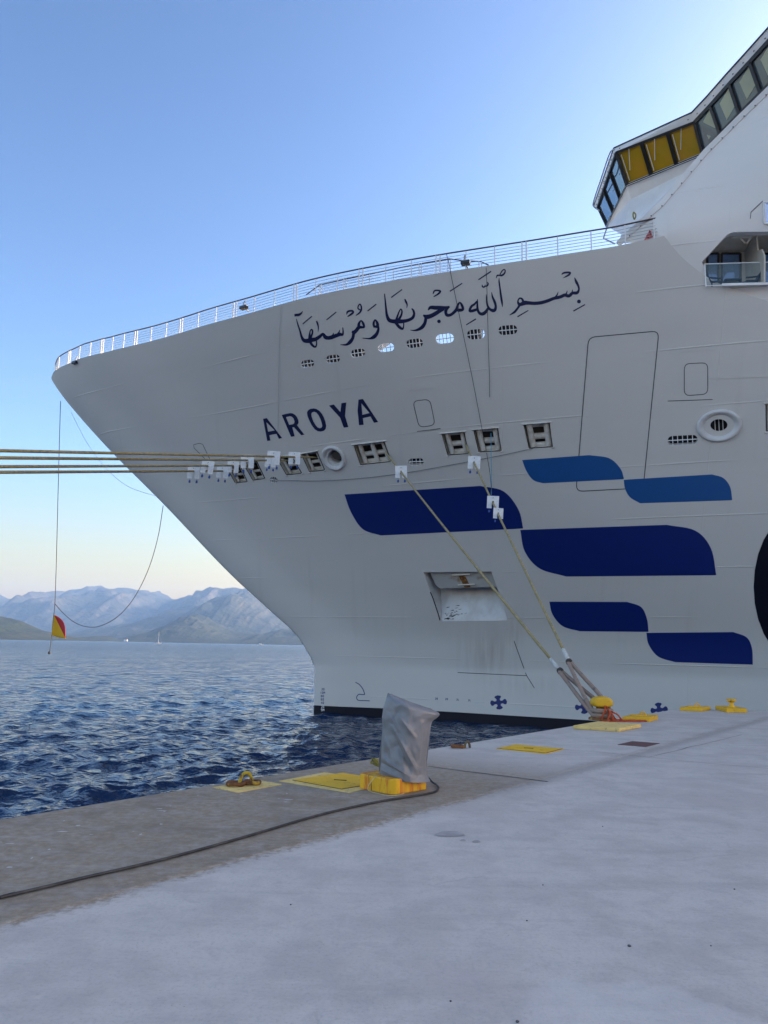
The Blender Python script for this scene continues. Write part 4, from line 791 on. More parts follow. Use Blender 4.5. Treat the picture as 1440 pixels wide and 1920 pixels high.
relief('mountain', [(-420, 1175), (-200, 1150), (-60, 1150), (0, 1150), (30, 1146), (60, 1146), (95, 1152), (130, 1166), (165, 1180), (200, 1192), (240, 1203)], 11200, 2200, 'far_rock', 21, .25, 1, 200, 60)
relief('mountain', [(180, 1202), (215, 1180), (245, 1168), (270, 1166), (290, 1158), (305, 1151), (320, 1147), (338, 1146.5), (355, 1148), (372, 1142), (395, 1130), (415, 1119), (430, 1113), (445, 1105), (458, 1104), (475, 1112), (505, 1135), (540, 1160), (580, 1175), (640, 1190), (720, 1202), (860, 1214)], 9200, 2600, 'mid_slope', 9, .26, 1, 320, 80)
relief('hill', [(225, 1204), (262, 1199), (290, 1187), (315, 1176), (340, 1163), (358, 1154), (370, 1151), (382, 1154), (400, 1164), (425, 1178), (450, 1185), (490, 1189), (530, 1180), (560, 1178), (620, 1190), (700, 1206)], 6200, 1300, 'scrub', 31, .34, 1, 240, 60)
relief('hill', [(-420, 1190), (-260, 1150), (-150, 1165), (-60, 1142), (0, 1155), (18, 1157), (38, 1163), (55, 1172), (72, 1181), (90, 1184), (108, 1189), (125, 1194), (150, 1201)], 3600, 900, 'scrub', 14, .34, 1, 240, 60)
relief('headland', [(95, 1200.5), (120, 1196), (150, 1194.5), (175, 1193), (198, 1192.5), (212, 1195.5), (232, 1201.5)], 4600, 420, 'scrub', 8, .2, 1, 120, 24)

# ------------------------------------------------------------------ QUAY
E0 = A_(-3.38, 7.28, 0); E1 = A_(8.85, 23.12, 0); EE = nrm(E1 - E0); EM = A_(EE[1], -EE[0], 0); ER = nrm(A_(2.14, -.42, 0))
E1 = E0 + EE * 19.95
poly = [E0 - EE * 140, E1, E1 + ER * 160, E1 + ER * 160 + A_(-60, -150, 0), E0 - EE * 140 + EM * 150]
qk = MB(); P = np.array(poly); lp = [P[0], P[1], P[2], P[3], P[4]]
qk.add(lp, [(0, 1, 2, 3, 4)], 0)
cham = .05
for a, b in ((P[0], P[1]), (P[1], P[2])):
    o_ = np.cross(nrm(b - a), A_(0, 0, 1)) * -1; qk.quad(a, b, b - A_(0, 0, 4.2), a - A_(0, 0, 4.2), 1)
def on(s_, d_, z=.004): return E0 + EE * s_ + EM * d_ + A_(0, 0, z)
def g0(px, py, z=.004): p = atz(px, py, 0); p[2] = z; return p
r5 = np.random.default_rng(5)
def crack(pts, w, z=.004, mi=2):
    c = densify(pts, .10, False); n_ = len(c); T = np.gradient(c, axis=0); T /= np.linalg.norm(T, axis=1)[:, None]; N_ = np.stack([-T[:, 1], T[:, 0], 0 * T[:, 0]], 1)
    wob = (fbm(np.arange(n_) * .17, np.zeros(n_) + w * 100, 4, 77) - .5) * .07; ww = w * np.clip(.25 + 1.5 * fbm(np.arange(n_) * .31, np.zeros(n_) + 3 + w, 3, 78), .2, 1.6)
    c = c + N_ * wob[:, None]; a, b = c + N_ * ww[:, None] / 2, c - N_ * ww[:, None] / 2; v = np.vstack([a, b]); v[:, 2] = z; qk.add(v, [(i, i + 1, n_ + i + 1, n_ + i) for i in range(n_ - 1)], mi)
crack([g0(803, 1437), g0(870, 1446), g0(950, 1456), g0(1028, 1466)], .035)
crack([g0(1060, 1406), g0(1130, 1411), g0(1216, 1420)], .014); crack([g0(1216, 1420), g0(1300, 1429), g0(1440, 1441)], .012)
crack([g0(1216, 1420), g0(1290, 1402), g0(1390, 1378)], .012, .0035)
for px, py, w, h in ((843, 1564, 26, 6), (893, 1578, 7, 2.5), (868, 1576, 5, 2)):
    qk.add([g0(px + w * math.cos(q) * (1 + .25 * math.sin(3 * q)), py + h * math.sin(q) * (1 + .2 * math.cos(2 * q))) for q in np.linspace(0, 6.28, 15)[:-1]], [tuple(range(14))], 3)
for k in range(26):                       # pale droppings and paint flecks
    px, py = [(20, 1583), (118, 1560), (300, 1517), (305, 1521), (540, 1500), (452, 1490), (500, 1490), (120, 1540), (250, 1560), (60, 1610)][k % 10]; px += r5.normal(0, 40) * (k > 9); py += r5.normal(0, 16) * (k > 9)
    p = atz(px, py, 0)
    if not (.15 < (p - E0) @ EM < 2.4): continue
    w, h = r5.uniform(.01, .04) * (1.6 if k < 6 else .7), r5.uniform(.006, .02); qk.add([p + A_(w * math.cos(q) * r5.uniform(.6, 1.3), h * math.sin(q) * r5.uniform(.6, 1.3), .005) for q in np.linspace(0, 6.28, 10)[:-1]], [tuple(range(9))], 4)
M = bpy.data.materials.new('quay_concrete'); M.use_nodes = True; t = M.node_tree; b = t.nodes['Principled BSDF']; tc = t.nodes.new('ShaderNodeTexCoord'); v = tc.outputs['Object']
def dotn(vec, off):
    d = t.nodes.new('ShaderNodeVectorMath'); d.operation = 'DOT_PRODUCT'; t.links.new(v, d.inputs[0]); d.inputs[1].default_value = tuple(vec); return math_node(t, 'SUBTRACT', d.outputs['Value'], float(off))
dd = dotn(EM, E0 @ EM); ss = dotn(EE, E0 @ EE)
n_big = noise(t, v, .35, 5, .55); n_mid = noise(t, v, 1.6, 6, .62); n_fine = noise(t, v, 14, 6, .7); n_grit = noise(t, v, 90, 3, .7)
dw = math_node(t, 'ADD', dd, math_node(t, 'MULTIPLY', math_node(t, 'SUBTRACT', n_mid, .5), .30)); dw = math_node(t, 'ADD', dw, math_node(t, 'MULTIPLY', math_node(t, 'SUBTRACT', n_fine, .5), .42))
strip = math_node(t, 'SUBTRACT', 1.0, ramp(t, dw, 2.52, 2.70))
sharp = math_node(t, 'SUBTRACT', 1.0, ramp(t, math_node(t, 'ADD', dd, math_node(t, 'MULTIPLY', math_node(t, 'SUBTRACT', n_mid, .5), .12)), 2.52, 2.58))
near = math_node(t, 'SUBTRACT', 1.0, ramp(t, math_node(t, 'ADD', ss, math_node(t, 'MULTIPLY', math_node(t, 'SUBTRACT', n_mid, .5), 2.2)), 4.6, 7.4))
brown = mixc(t, ramp(t, n_fine, .35, .7), (.27, .215, .155), (.40, .33, .25)); brown = mixc(t, ramp(t, n_mid, .45, .7), brown, (.235, .185, .135))
pale = mixc(t, ramp(t, n_mid, .38, .68), (.60, .555, .51), (.50, .46, .425)); pale = mixc(t, ramp(t, n_big, .52, .66), pale, (.53, .475, .445))
pale = mixc(t, math_node(t, 'MULTIPLY', ramp(t, n_fine, .58, .72), .35), pale, (.40, .375, .35))
c = mixc(t, math_node(t, 'MULTIPLY', strip, near), pale, brown)
stv = t.nodes.new('ShaderNodeMapping'); stv.inputs['Rotation'].default_value = (0, 0, -.25); stv.inputs['Scale'].default_value = (.22, 2.6, 1); t.links.new(v, stv.inputs[0])
n_str = noise(t, stv.outputs[0], 1.3, 6, .65); c = mixc(t, math_node(t, 'MULTIPLY', ramp(t, n_str, .52, .72), .32), c, (.36, .335, .31)); c = mixc(t, math_node(t, 'MULTIPLY', ramp(t, noise(t, stv.outputs[0], 2.9, 5, .6), .58, .75), .22), c, (.70, .67, .62))
c = mixc(t, math_node(t, 'MULTIPLY', ramp(t, noise(t, v, 5.5, 9, .72, .4), .46, .66), .38), c, (.41, .385, .365))
spk = t.nodes.new('ShaderNodeTexVoronoi'); spk.inputs['Scale'].default_value = 26; t.links.new(v, spk.inputs['Vector']); c = mixc(t, math_node(t, 'MULTIPLY', math_node(t, 'MULTIPLY', math_node(t, 'SUBTRACT', 1.0, ramp(t, spk.outputs['Distance'], .06, .14)), ramp(t, noise(t, v, 3.0, 3), .52, .64)), .5), c, (.20, .185, .17))
c = mixc(t, math_node(t, 'MULTIPLY', ramp(t, noise(t, v, 45, 4, .75), .48, .68), .30), c, (.30, .28, .26))
pc_ = atz(1230, 1940, 0); pd = t.nodes.new('ShaderNodeVectorMath'); pd.operation = 'DISTANCE'; t.links.new(v, pd.inputs[0]); pd.inputs[1].default_value = tuple(pc_); pr_ = float(np.linalg.norm(atz(1165, 1838, 0) - pc_))
c = mixc(t, math_node(t, 'MULTIPLY', math_node(t, 'SUBTRACT', 1.0, ramp(t, math_node(t, 'ADD', pd.outputs['Value'], math_node(t, 'MULTIPLY', math_node(t, 'SUBTRACT', n_mid, .5), .5)), pr_ - .05, pr_ + .04)), .35), c, (.66, .63, .60))   # an old patch of lighter screed
dirt = math_node(t, 'MULTIPLY', math_node(t, 'MULTIPLY', math_node(t, 'SUBTRACT', 1.0, ramp(t, math_node(t, 'ABSOLUTE', math_node(t, 'SUBTRACT', dw, 2.62)), .02, .26)), ramp(t, ss, 1.5, 6.0)), .60)
c = mixc(t, dirt, c, (.30, .275, .25))
vo = t.nodes.new('ShaderNodeTexVoronoi'); vo.inputs['Scale'].default_value = .55; vo.feature = 'DISTANCE_TO_EDGE'; wv = t.nodes.new('ShaderNodeVectorMath'); wv.operation = 'ADD'; nn4 = t.nodes.new('ShaderNodeTexNoise'); nn4.inputs['Scale'].default_value = 1.1; nn4.inputs['Detail'].default_value = 5; t.links.new(v, nn4.inputs['Vector']); t.links.new(v, wv.inputs[0]); t.links.new(nn4.outputs[1], wv.inputs[1]); t.links.new(wv.outputs[0], vo.inputs['Vector'])
hair = math_node(t, 'MULTIPLY', math_node(t, 'SUBTRACT', 1.0, ramp(t, vo.outputs['Distance'], .0, .012)), ramp(t, noise(t, v, .5, 3), .5, .62)); c = mixc(t, math_node(t, 'MULTIPLY', hair, .28), c, (.32, .30, .28))
t.links.new(c, b.inputs['Base Color']); b.inputs['Roughness'].default_value = .82; b.inputs['Specular IOR Level'].default_value = .3
hh = math_node(t, 'ADD', math_node(t, 'MULTIPLY', n_fine, .6), math_node(t, 'MULTIPLY', n_grit, math_node(t, 'ADD', .12, math_node(t, 'MULTIPLY', math_node(t, 'MULTIPLY', strip, near), .35)))); hh = math_node(t, 'ADD', hh, math_node(t, 'MULTIPLY', n_mid, 1.2)); hh = math_node(t, 'ADD', hh, math_node(t, 'MULTIPLY', sharp, 1.5))
bp = t.nodes.new('ShaderNodeBump'); bp.inputs['Distance'].default_value = 0.014; t.links.new(hh, bp.inputs['Height']); t.links.new(bp.outputs[0], b.inputs['Normal']); MATS['quay_concrete'] = M
mat('quay_side', (.16, .15, .13), .9, col2=(.08, .08, .07), nscale=1.2, bump=.02, bscale=8); mat('joint', (.09, .09, .085), .9, col2=(.16, .155, .15), nscale=9); mat('damp', (.33, .305, .295), .75, col2=(.40, .375, .365), nscale=12); mat('lime', (.55, .55, .53), .9)
QUAY = tag(qk.build('quay', ['quay_concrete', 'quay_side', 'joint', 'damp', 'lime']), kind='structure')

# ------------------------------------------------------------------ MOORING ROPES and RAT GUARDS
def on_line(A, B, px, py):                # point of segment AB nearest the photo ray
    d = nrm(ray(px, py)); e = B - A; n_ = np.cross(d, e); return A + e * _nl(A, e, d)
def _nl(A, e, d):
    w0 = A - CAM; a, b, c, dd_, ee = e @ e, e @ d, d @ d, e @ w0, d @ w0; return (b * ee - c * dd_) / (a * c - b * b)
def sag(A, B, s_, n_=40):
    t_ = np.linspace(0, 1, n_)[:, None]; return A * (1 - t_) + B * t_ - A_(0, 0, 1) * 4 * s_ * t_ * (1 - t_)
GPROTO = []
def rat_guard(c, axis, size, label, tilt=0.0, first=[None]):
    """white plate with a slot, hung on the rope; two blue floats swing below"""
    if first[0] is None:
        o = thing('rat_guard', (0, 0, 0), label, 'rat guard', 'rat guards on the mooring ropes'); first[0] = o; w, h, t_ = .5, .54, .012
        pl_ = MB(); P = [(-w, h), (w, h), (w, -h), (.09, -h), (.09, .06), (.0, .12), (-.09, .06), (-.09, -h), (-w, -h)]
        pl_.prism([A_(x, -t_, z) for x, z in P], A_(0, 2 * t_, 0)).build('plate', 'guard_plate', o)
        for x in (-.28, .30):
            f_ = MB().lathe(A_(x, 0, -.92), A_(0, 0, 1), [(.001, 0), (.075, .01), (.085, .06), (.08, .2), (.05, .24), (.001, .24)], 12).build('float', 'float_blue', o, smooth=True, auto=50); MB().bar(A_(x, 0, -.69), A_(x * .95, 0, -.5), .018).build('string', 'thin_rope', f_)
        MB().tube([A_(-.02, -.02, .30), A_(0, -.05, .42), A_(.02, -.02, .36)], .015, 6).build('tie', 'thin_rope', o)
    else: o = copy_tree(first[0]); o['label'] = label
    o.location = Vector(c); o.scale = (size, size, size); yaw = math.atan2(axis[0], -axis[1]); o.rotation_euler = (0, tilt, yaw); return o
FRP = {i: bil(Q, .5, .45) for i, Q in enumerate(FAIR)}
def frp(i, u_=.5, v_=.45, d=.30): return hp(*bil(FAIR[i], u_, v_), -d)
LEFT = [(3, 845, .62, .40, 'topmost'), (2, 858.5, .5, .35, 'second from the top'), (1, 875, .5, .30, 'third from the top'), (0, 885.5, .5, .40, 'lowest')]
LR = []
for fi, y0, u_, v_, nmz in LEFT:
    A = frp(fi, u_, v_); R = CAM + ray(0, y0) * (19.5 / ray(0, y0)[1]); e = R - A; k = (.35 - A[2]) / e[2]; B = A + e * k
    o = thing('mooring_rope', tuple(B), 'yellow mooring rope running left out of the picture, %s of four' % nmz, 'rope', 'mooring ropes running left')
    MB().tube(sag(A, B, .0, 60), .046, 8).build('line', 'rope_yellow', o, smooth=True); LR.append((A, B))
GU = [(0, 512, 862, 24, 'white rat guard on the topmost left rope, in front of another plate'), (0, 551, 864, 22, 'rightmost white rat guard on the four left ropes, with bright blue floats below'),
      (1, 463, 873, 24, 'white rat guard on the second left rope, overlapping the plate left of it'), (1, 506, 874, 20, 'white rat guard half hidden behind the plate on the topmost left rope'),
      (2, 388, 883, 23, 'tilted white rat guard on the third left rope, second from the left'), (2, 436, 882, 21, 'white rat guard on the third left rope, fourth from the left'),
      (3, 362, 890, 22, 'leftmost white rat guard, on the lowest rope near the stem'), (3, 416, 889, 21, 'white rat guard on the lowest rope, third from the left')]
for k, (li, px, py, wpx, lb) in enumerate(GU):
    A, B = LR[li]; e = B - A; t_ = 0
    for _ in range(40):                   # where the rope passes this photo column
        p = A + e * t_; v_ = p - CAM; x = 720 + FPX * (v_ @ cr) / (v_ @ cf); t_ += (x - (px + 1)) / 1600 * .5
    p = A + e * t_; D_ = (p - CAM) @ cf; rat_guard(p - A_(0, 0, .06), CAM * A_(.0, 1, 0) + A_(-3 + .3 * (k % 3), 0, 0) - p, wpx * D_ / FPX, lb, math.radians([2, 0, -1, 1, 7, 1, 0, 2][k]))
# the two ropes made fast to the bollard
Bc = atz(1129, 1356, 0.0); BZ = .07; STK = Bc + A_(0, .0, 0)
def bollard_rope(fi, u_, v_, splice, label, kx, zl):
    A = frp(fi, u_, v_, .30); tgt = STK + A_(0, 0, zl); d = nrm(ray(*splice)); sp = A + (tgt - A) * _nl(A, tgt - A, d)
    dpt = CAM + d * (np.dot(sp - CAM, d)); sp = dpt                      # splice point where the photo shows it
    o = thing('mooring_rope', tuple(tgt), label, 'rope', 'mooring ropes on the bollard'); dr = nrm(sp - A); MB().tube(sag(A, sp, .06, 40), .040, 8).build('line', 'rope_yellow', o, smooth=True)
    s1 = sp + dr * .45; MB().tube([sp - dr * .12, sp, sp + dr * .2, s1], [.042, .052, .058, .055], 10).build('splice', 'splice', o, smooth=True)
    MB().tube([s1 - dr * .03, s1 + dr * .08], .078, 12).tube([s1 - dr * .0, s1 + dr * .05], .085, 12).build('collar', 'collar', o)
    # eye: two legs spread around the stalk
    sd_ = nrm(np.cross(dr, A_(0, 0, 1))); rr = .205; hd_ = nrm(dr * A_(1, 1, 0)); pts = []
    pts = [s1 - sd_ * .03, s1 + (tgt - s1) * .35 - sd_ * (.10 + kx), s1 + (tgt - s1) * .7 - sd_ * (.19 + kx)]
    for q in np.linspace(-100, 100, 11): t_ = math.radians(q); pts.append(tgt + hd_ * rr * math.cos(t_) + sd_ * rr * math.sin(t_) - A_(0, 0, .02))
    pts += [s1 + (tgt - s1) * .7 + sd_ * (.19 - kx), s1 + (tgt - s1) * .35 + sd_ * (.11 - kx), s1 + sd_ * .03]
    MB().tube(catmull(pts, 6), .050, 10).build('eye', 'rope_cover', o, smooth=True); return A, sp
R1 = bollard_rope(4, .80, .55, (1036, 1240), 'yellow mooring rope from the ship to the bollard, the left one of the two', .0, .20)
R2 = bollard_rope(5, .82, .60, (1058, 1222), 'yellow mooring rope from the ship to the bollard, the right one of the two', .0, .30)
for (A, B), px, py, wpx, lb, off in ((R1, 747, 888, 22, 'white rat guard with blue floats on the left bollard rope, above the dark blue stripe', 0), (R2, 881, 870, 23, 'white rat guard with blue floats on the right bollard rope, just below the roller fairlead', 0),
                                (R2, 921, 942, 22, 'larger white rat guard on the right bollard rope, over the dark blue stripe', 0), (R2, 933, 962, 15, 'narrow white rat guard tucked behind the larger one over the dark blue stripe', .25)):
    p = A + (B - A) * np.clip(_nl(A, B - A, nrm(ray(px, py))), 0, 1); D_ = (p - CAM) @ cf; rat_guard(p - A_(0, 0, .02), -p * A_(1, 1, 0) + A_(6 if off else 1, 0, 0), wpx * D_ / FPX * (1.25 if off else 1), lb, math.radians(-2 if px < 800 else 3))

# ------------------------------------------------------------------ THIN LINES, FLAG
def yline(name, pts, r, m, label, cat, n_=8, parts=None):
    P = catmull(pts, n_); o = thing(name, tuple(P[-1]), label, cat); MB().tube(P, r, 6).build('cord', m, o, smooth=True); return o
YB = hp(135, 762)[1] - .2
top_h = aty(113.5, 752, hp(118, 748)[1]); YF = 46.0
o = yline('halyard', [top_h, aty(110, 880, YF), aty(106, 1040, YF), aty(103, 1132, YF), aty(100, 1160, YF), aty(97, 1192, YF), aty(93, 1222, YF)], .020, 'thin_rope', 'thin dark line hanging from the bow tip down to the water with a small weight', 'line')
MB().lathe(aty(92.5, 1224, YF), A_(0, 0, 1), [(.001, -.09), (.07, -.06), (.09, 0), (.07, .06), (.001, .09)], 10).build('weight', 'thin_rope', o, smooth=True)
yline('hanging_line', [aty(103, 1132, YF), aty(118, 1149, YF), aty(140, 1167, YF), aty(165, 1175.5, YF), aty(190, 1173, YF), aty(222, 1155, YF), aty(252, 1120, YF), aty(278, 1068, YF), aty(296, 1008, YF), aty(306, 948, hp(312, 950)[1])], .020, 'thin_rope', 'thin line looping in a deep curve between the flag line and the stem', 'line')
yline('bow_line', [aty(133, 772, hp(145, 772)[1]), aty(160, 825, 45.5), aty(190, 868, 45.3), aty(214, 893, 45.2), aty(240, 912, 45.1), aty(268, 923, 45.1), aty(293, 930, hp(300, 931)[1])], .012, 'rail_wire', 'fine grey line curving against the sky just below the bow', 'line')
hl = lambda pts, off: [hp(x, y, off) for x, y in pts]
ln2 = [(838, 478), (841, 492)]; q = pathp[np.argmin(abs(720 + FPX * ((pathp - CAM) @ cr) / ((pathp - CAM) @ cf) - 838))]
yline('messenger_line', [aty(837, 476, q[1] - .1), aty(842, 494, q[1] - .05), hp(846, 512, .10)] + hl([(856, 560), (868, 618), (880, 675), (893, 740), (905, 803), (914, 850)], .12) + [aty(919, 890, R2[1][1] * .35 + R2[0][1] * .65), aty(922, 926, R2[1][1] * .4 + R2[0][1] * .6)], .014, 'thin_rope', 'thin dark line hanging from the deck rail over the lettering to the rat guard', 'line')
yline('messenger_line', hl([(912, 502), (914, 560), (916, 640), (918, 700), (918.5, 744)], .06), .011, 'thin_rope', 'thin dark line hanging straight down the hull through the lettering', 'line')
yline('messenger_line', [aty(920.5, 812, hp(920, 815)[1] - .25), aty(921, 850, hp(920, 850)[1] - 1.0), aty(921.5, 900, hp(920, 900)[1] - 2.6), aty(921, 928, hp(920, 930)[1] - 4.2)], .016, 'cyan_rope', 'short pale blue line from the roller fairlead down to the rat guard', 'line')
yline('messenger_line', hl([(521, 900), (600, 901), (680, 896), (760, 886), (830, 874), (900, 861), (960, 849), (1000, 840)], .05), .010, 'thin_rope', 'thin line slung along the hull under the row of fairleads', 'line')
yline('messenger_line', hl([(527, 572), (525, 650), (523, 740), (522, 812)], .05), .008, 'rail_wire', 'faint grey line hanging down the hull left of the lettering', 'line')
fl = MB(); gu = np.linspace(0, 1, 15)
TLf, BLf, BRf = A_(101, 1152.5), A_(96.5, 1190), A_(122, 1197.5)
MID = [A_(111, 1159), A_(119, 1171), A_(124.5, 1196)]
def fpt(p, w_): return aty(p[0], p[1], YF - .05 + .22 * math.sin(w_ * 5.5) * w_)
for tri, mi_ in (((TLf, BLf, A_(123.5, 1197.5)), 0), ((TLf, A_(123.5, 1197.5), A_(119.5, 1167)), 1)):
    nn5 = 12; idx = {}; vv = []; ff = []
    for i in range(nn5 + 1):
        for j in range(nn5 + 1 - i):
            a, b = i / nn5, j / nn5; p = tri[0] * (1 - a - b) + tri[1] * a + tri[2] * b
            if mi_ == 1: p = p + A_(2.6, -1.0) * math.sin(math.pi * b) * (1 - a) * .9
            else: p = p + A_(0, 2.2) * math.sin(math.pi * min(1, b)) * a * 1.2
            idx[i, j] = len(vv); w_ = np.clip((p[0] - 96) / 28, 0, 1); vv.append(fpt(p, w_))
    for i in range(nn5):
        for j in range(nn5 - i):
            ff.append((idx[i, j], idx[i + 1, j], idx[i, j + 1]))
            if j + 1 <= nn5 - i - 1: ff.append((idx[i + 1, j], idx[i + 1, j + 1], idx[i, j + 1]))
    fl.add(vv, ff, mi_)
FLG = fl.build('signal_flag', ['flag_yellow', 'flag_red'], None, smooth=True); md = FLG.modifiers.new('thickness', 'SOLIDIFY'); md.thickness = .008; tag(FLG, 'red and yellow diagonal signal flag hanging on the line below the bow', 'flag')
bn = MB(); yq = pathp[-1][1]
ps = [(1226, 418), (1229, 432), (1222, 446), (1207, 451)]; bn.add([aty(*p, yq + .15) for p in ps], [(0, 1, 2, 3)], 0)
for a, b in (((1224, 424), (1226, 433)), ((1217, 432), (1221, 440)), ((1212, 441), (1217, 447)), ((1220, 441), (1224, 445))): bn.add([aty(a[0], a[1], yq + .12), aty(b[0], a[1] + 2, yq + .12), aty(b[0], b[1], yq + .12), aty(a[0] - 1, b[1] - 2, yq + .12)], [(0, 1, 2, 3)], 1)
mat('flag_pink', (.55, .18, .17), .8); mat('flag_dark', (.38, .015, .02), .8)
BN = bn.build('warning_cloth', ['flag_pink', 'flag_dark']); BN.modifiers.new('thickness', 'SOLIDIFY').thickness = .006; tag(BN, 'small red patterned cloth tied in the end of the deck rail below the bridge', 'cloth')

# ------------------------------------------------------------------ QUAYSIDE FITTINGS
def para(L_, F_, R_): return [L_, F_, R_, L_ + R_ - F_]
# bollard
o = thing('mooring_bollard', tuple(Bc), 'yellow T-headed mooring bollard on a pale yellow plate, ropes looped round it', 'bollard')
pl4 = para(g0(1074, 1367, 0), g0(1161, 1373, 0), g0(1203, 1364, 0)); cpl = np.mean(pl4, 0)
MB().prism(pl4, A_(0, 0, .075)).build('base_plate', 'pale_yellow', o, bevel=.02)
MB().lathe(Bc, A_(0, 0, 1), [(.30, .077), (.29, .12), (.20, .15), (.14, .2), (.125, .3), (.13, .40)], 24).build('stalk', 'rust', o, smooth=True, auto=50)
hdm = MB(); pr = [(-.245, .0), (-.24, .09), (-.15, .16), (0, .175), (.12, .17), (.235, .10), (.245, .0), (.22, -.06), (.05, -.075), (-.2, -.07)]
hx = nrm(A_(1, .08, 0)); hy = A_(-hx[1], hx[0], 0); secs = []
for w_, k in ((-.17, .72), (-.14, .93), (-.06, 1.0), (.06, 1.0), (.14, .93), (.17, .72)): secs.append([Bc + A_(0, 0, .42) + hx * x * k + A_(0, 0, 1) * ((z - .05) * k + .05) + hy * w_ for x, z in pr])
hdm.add(np.array(secs).reshape(-1, 3), [(i * 10 + j, i * 10 + (j + 1) % 10, (i + 1) * 10 + (j + 1) % 10, (i + 1) * 10 + j) for i in range(5) for j in range(10)] + [tuple(range(10))[::-1], tuple(range(50, 60))])
h_o = hdm.build('head', 'yellow', o, smooth=True); h_o.modifiers.new('round', 'SUBSURF').levels = 2; h_o.modifiers['round'].render_levels = 2
r6 = np.random.default_rng(4); og = MB()
for k in range(9):
    a0 = r6.uniform(-.03, .05); p0 = Bc + A_(.03 + .02 * k % .06, -.15, .40 - .012 * k); e_ = Bc + A_(-.12 + .07 * k + r6.normal(0, .02), -.26 - .05 * (k % 3) + r6.normal(0, .02), .09)
    og.tube(catmull([p0, p0 * .5 + e_ * .5 + A_(a0, -.08, .02), e_, e_ + A_(.12 + .04 * k, -.02, .0), e_ + A_(.18 + .03 * k, .07, .012), e_ * .6 + p0 * .4 - A_(-.1, .05, .1)], 7), .014, 6)
og.tube(catmull([Bc + A_(.15, -.3, .09), Bc + A_(.3, -.33, .09), Bc + A_(.42, -.3, .09), Bc + A_(.46, -.24, .09), Bc + A_(.36, -.22, .09), Bc + A_(.2, -.26, .11)], 8), .016, 6)
OG = og.build('orange_rope', 'orange_rope', None, smooth=True); tag(OG, 'tangled orange rope spilling from the bollard onto its pale yellow plate', 'rope')
# yellow blocks
def block_(corners, h, name, label, kind):
    P = para(*[g0(*c, 0) for c in corners]); c = np.mean(P, 0); o = thing(name, tuple(c), label, 'mooring block', 'yellow blocks along the quay edge'); MB().prism(P, A_(0, 0, h)).build('slab', 'yellow', o, bevel=.012)
    if kind == 'eye':
        c2 = c + A_(.05, 0, h); MB().tube([c2 + A_(.065 * math.cos(q), 0, .085 * math.sin(q)) for q in np.linspace(0, math.pi, 12)], .02, 8).build('ring_eye', 'yellow', o, smooth=True); MB().bar(c2 + A_(-.28, 0, .012), c2 + A_(.12, -.02, .012), .05, .024).build('strap', 'yellow', o)
    else: MB().lathe(c + A_(.03, 0, h), A_(0, 0, 1), [(.10, .0), (.06, .05), (.055, .12), (.10, .16), (.13, .17), (.13, .21), (.11, .225), (.001, .23)], 20).build('knob', 'yellow', o, smooth=True, auto=45)
block_(((1167, 1352.5), (1219, 1353.8), (1234, 1348.5)), .105, 'mooring_block', 'flat yellow block with a small ring, nearest the bollard', 'eye')
block_(((1274.5, 1332.6), (1317, 1334.5), (1333, 1331.4)), .10, 'mooring_block', 'flat yellow block with a small ring, at the quay corner', 'eye')
block_(((1341, 1330.6), (1363, 1336.3), (1401, 1336.6)), .115, 'mooring_block', 'flat yellow block with a mushroom knob, farthest right', 'knob')
# hatches
def hatch(outer, inner, label, op='yellow_flat'):
    P = para(*[g0(*c, 0) for c in outer]); c = np.mean(P, 0); o = thing('hatch_cover', tuple(c), label, 'hatch', 'yellow hatches along the quay'); MB().prism([p + A_(0, 0, -.02) for p in P], A_(0, 0, .026)).build('border', 'pale_yellow' if op != 'none' else 'yellow_flat', o)
    Q = para(*[g0(*c, 0) for c in inner]); cq = np.mean(Q, 0); MB().prism([cq + (p - cq) * 1.035 + A_(0, 0, 0.0) for p in Q], A_(0, 0, .0085)).build('gap', 'dark', o); MB().prism([p for p in Q], A_(0, 0, .013)).build('lid', 'yellow_flat', o)
    MB().bar(cq + A_(-.10, 0, .016), cq + A_(.05, -.03, .016), .02, .006).build('lift_slot', 'dark', o)
hatch(((523, 1465), (654, 1487), (736, 1468)), ((551, 1464), (641, 1480.5), (732, 1465.5)), 'large yellow hatch with a pale yellow border beside the covered plinth')
hatch(((929, 1404), (1023, 1414), (1059, 1405)), ((934, 1404), (1023, 1412.6), (1053, 1404.8)), 'smaller plain yellow hatch on the pale quay between plinth and bollard', 'none')
pl_ = MB().prism([p - A_(0, 0, .02) for p in para(g0(1158, 1396.5, 0), g0(1211, 1400.8, 0), g0(1237, 1394.2, 0))], A_(0, 0, .027)).build('steel_plate', 'steel_brown'); tag(pl_, 'dark red-brown steel plate set flat in the quay near the bollard', 'plate')
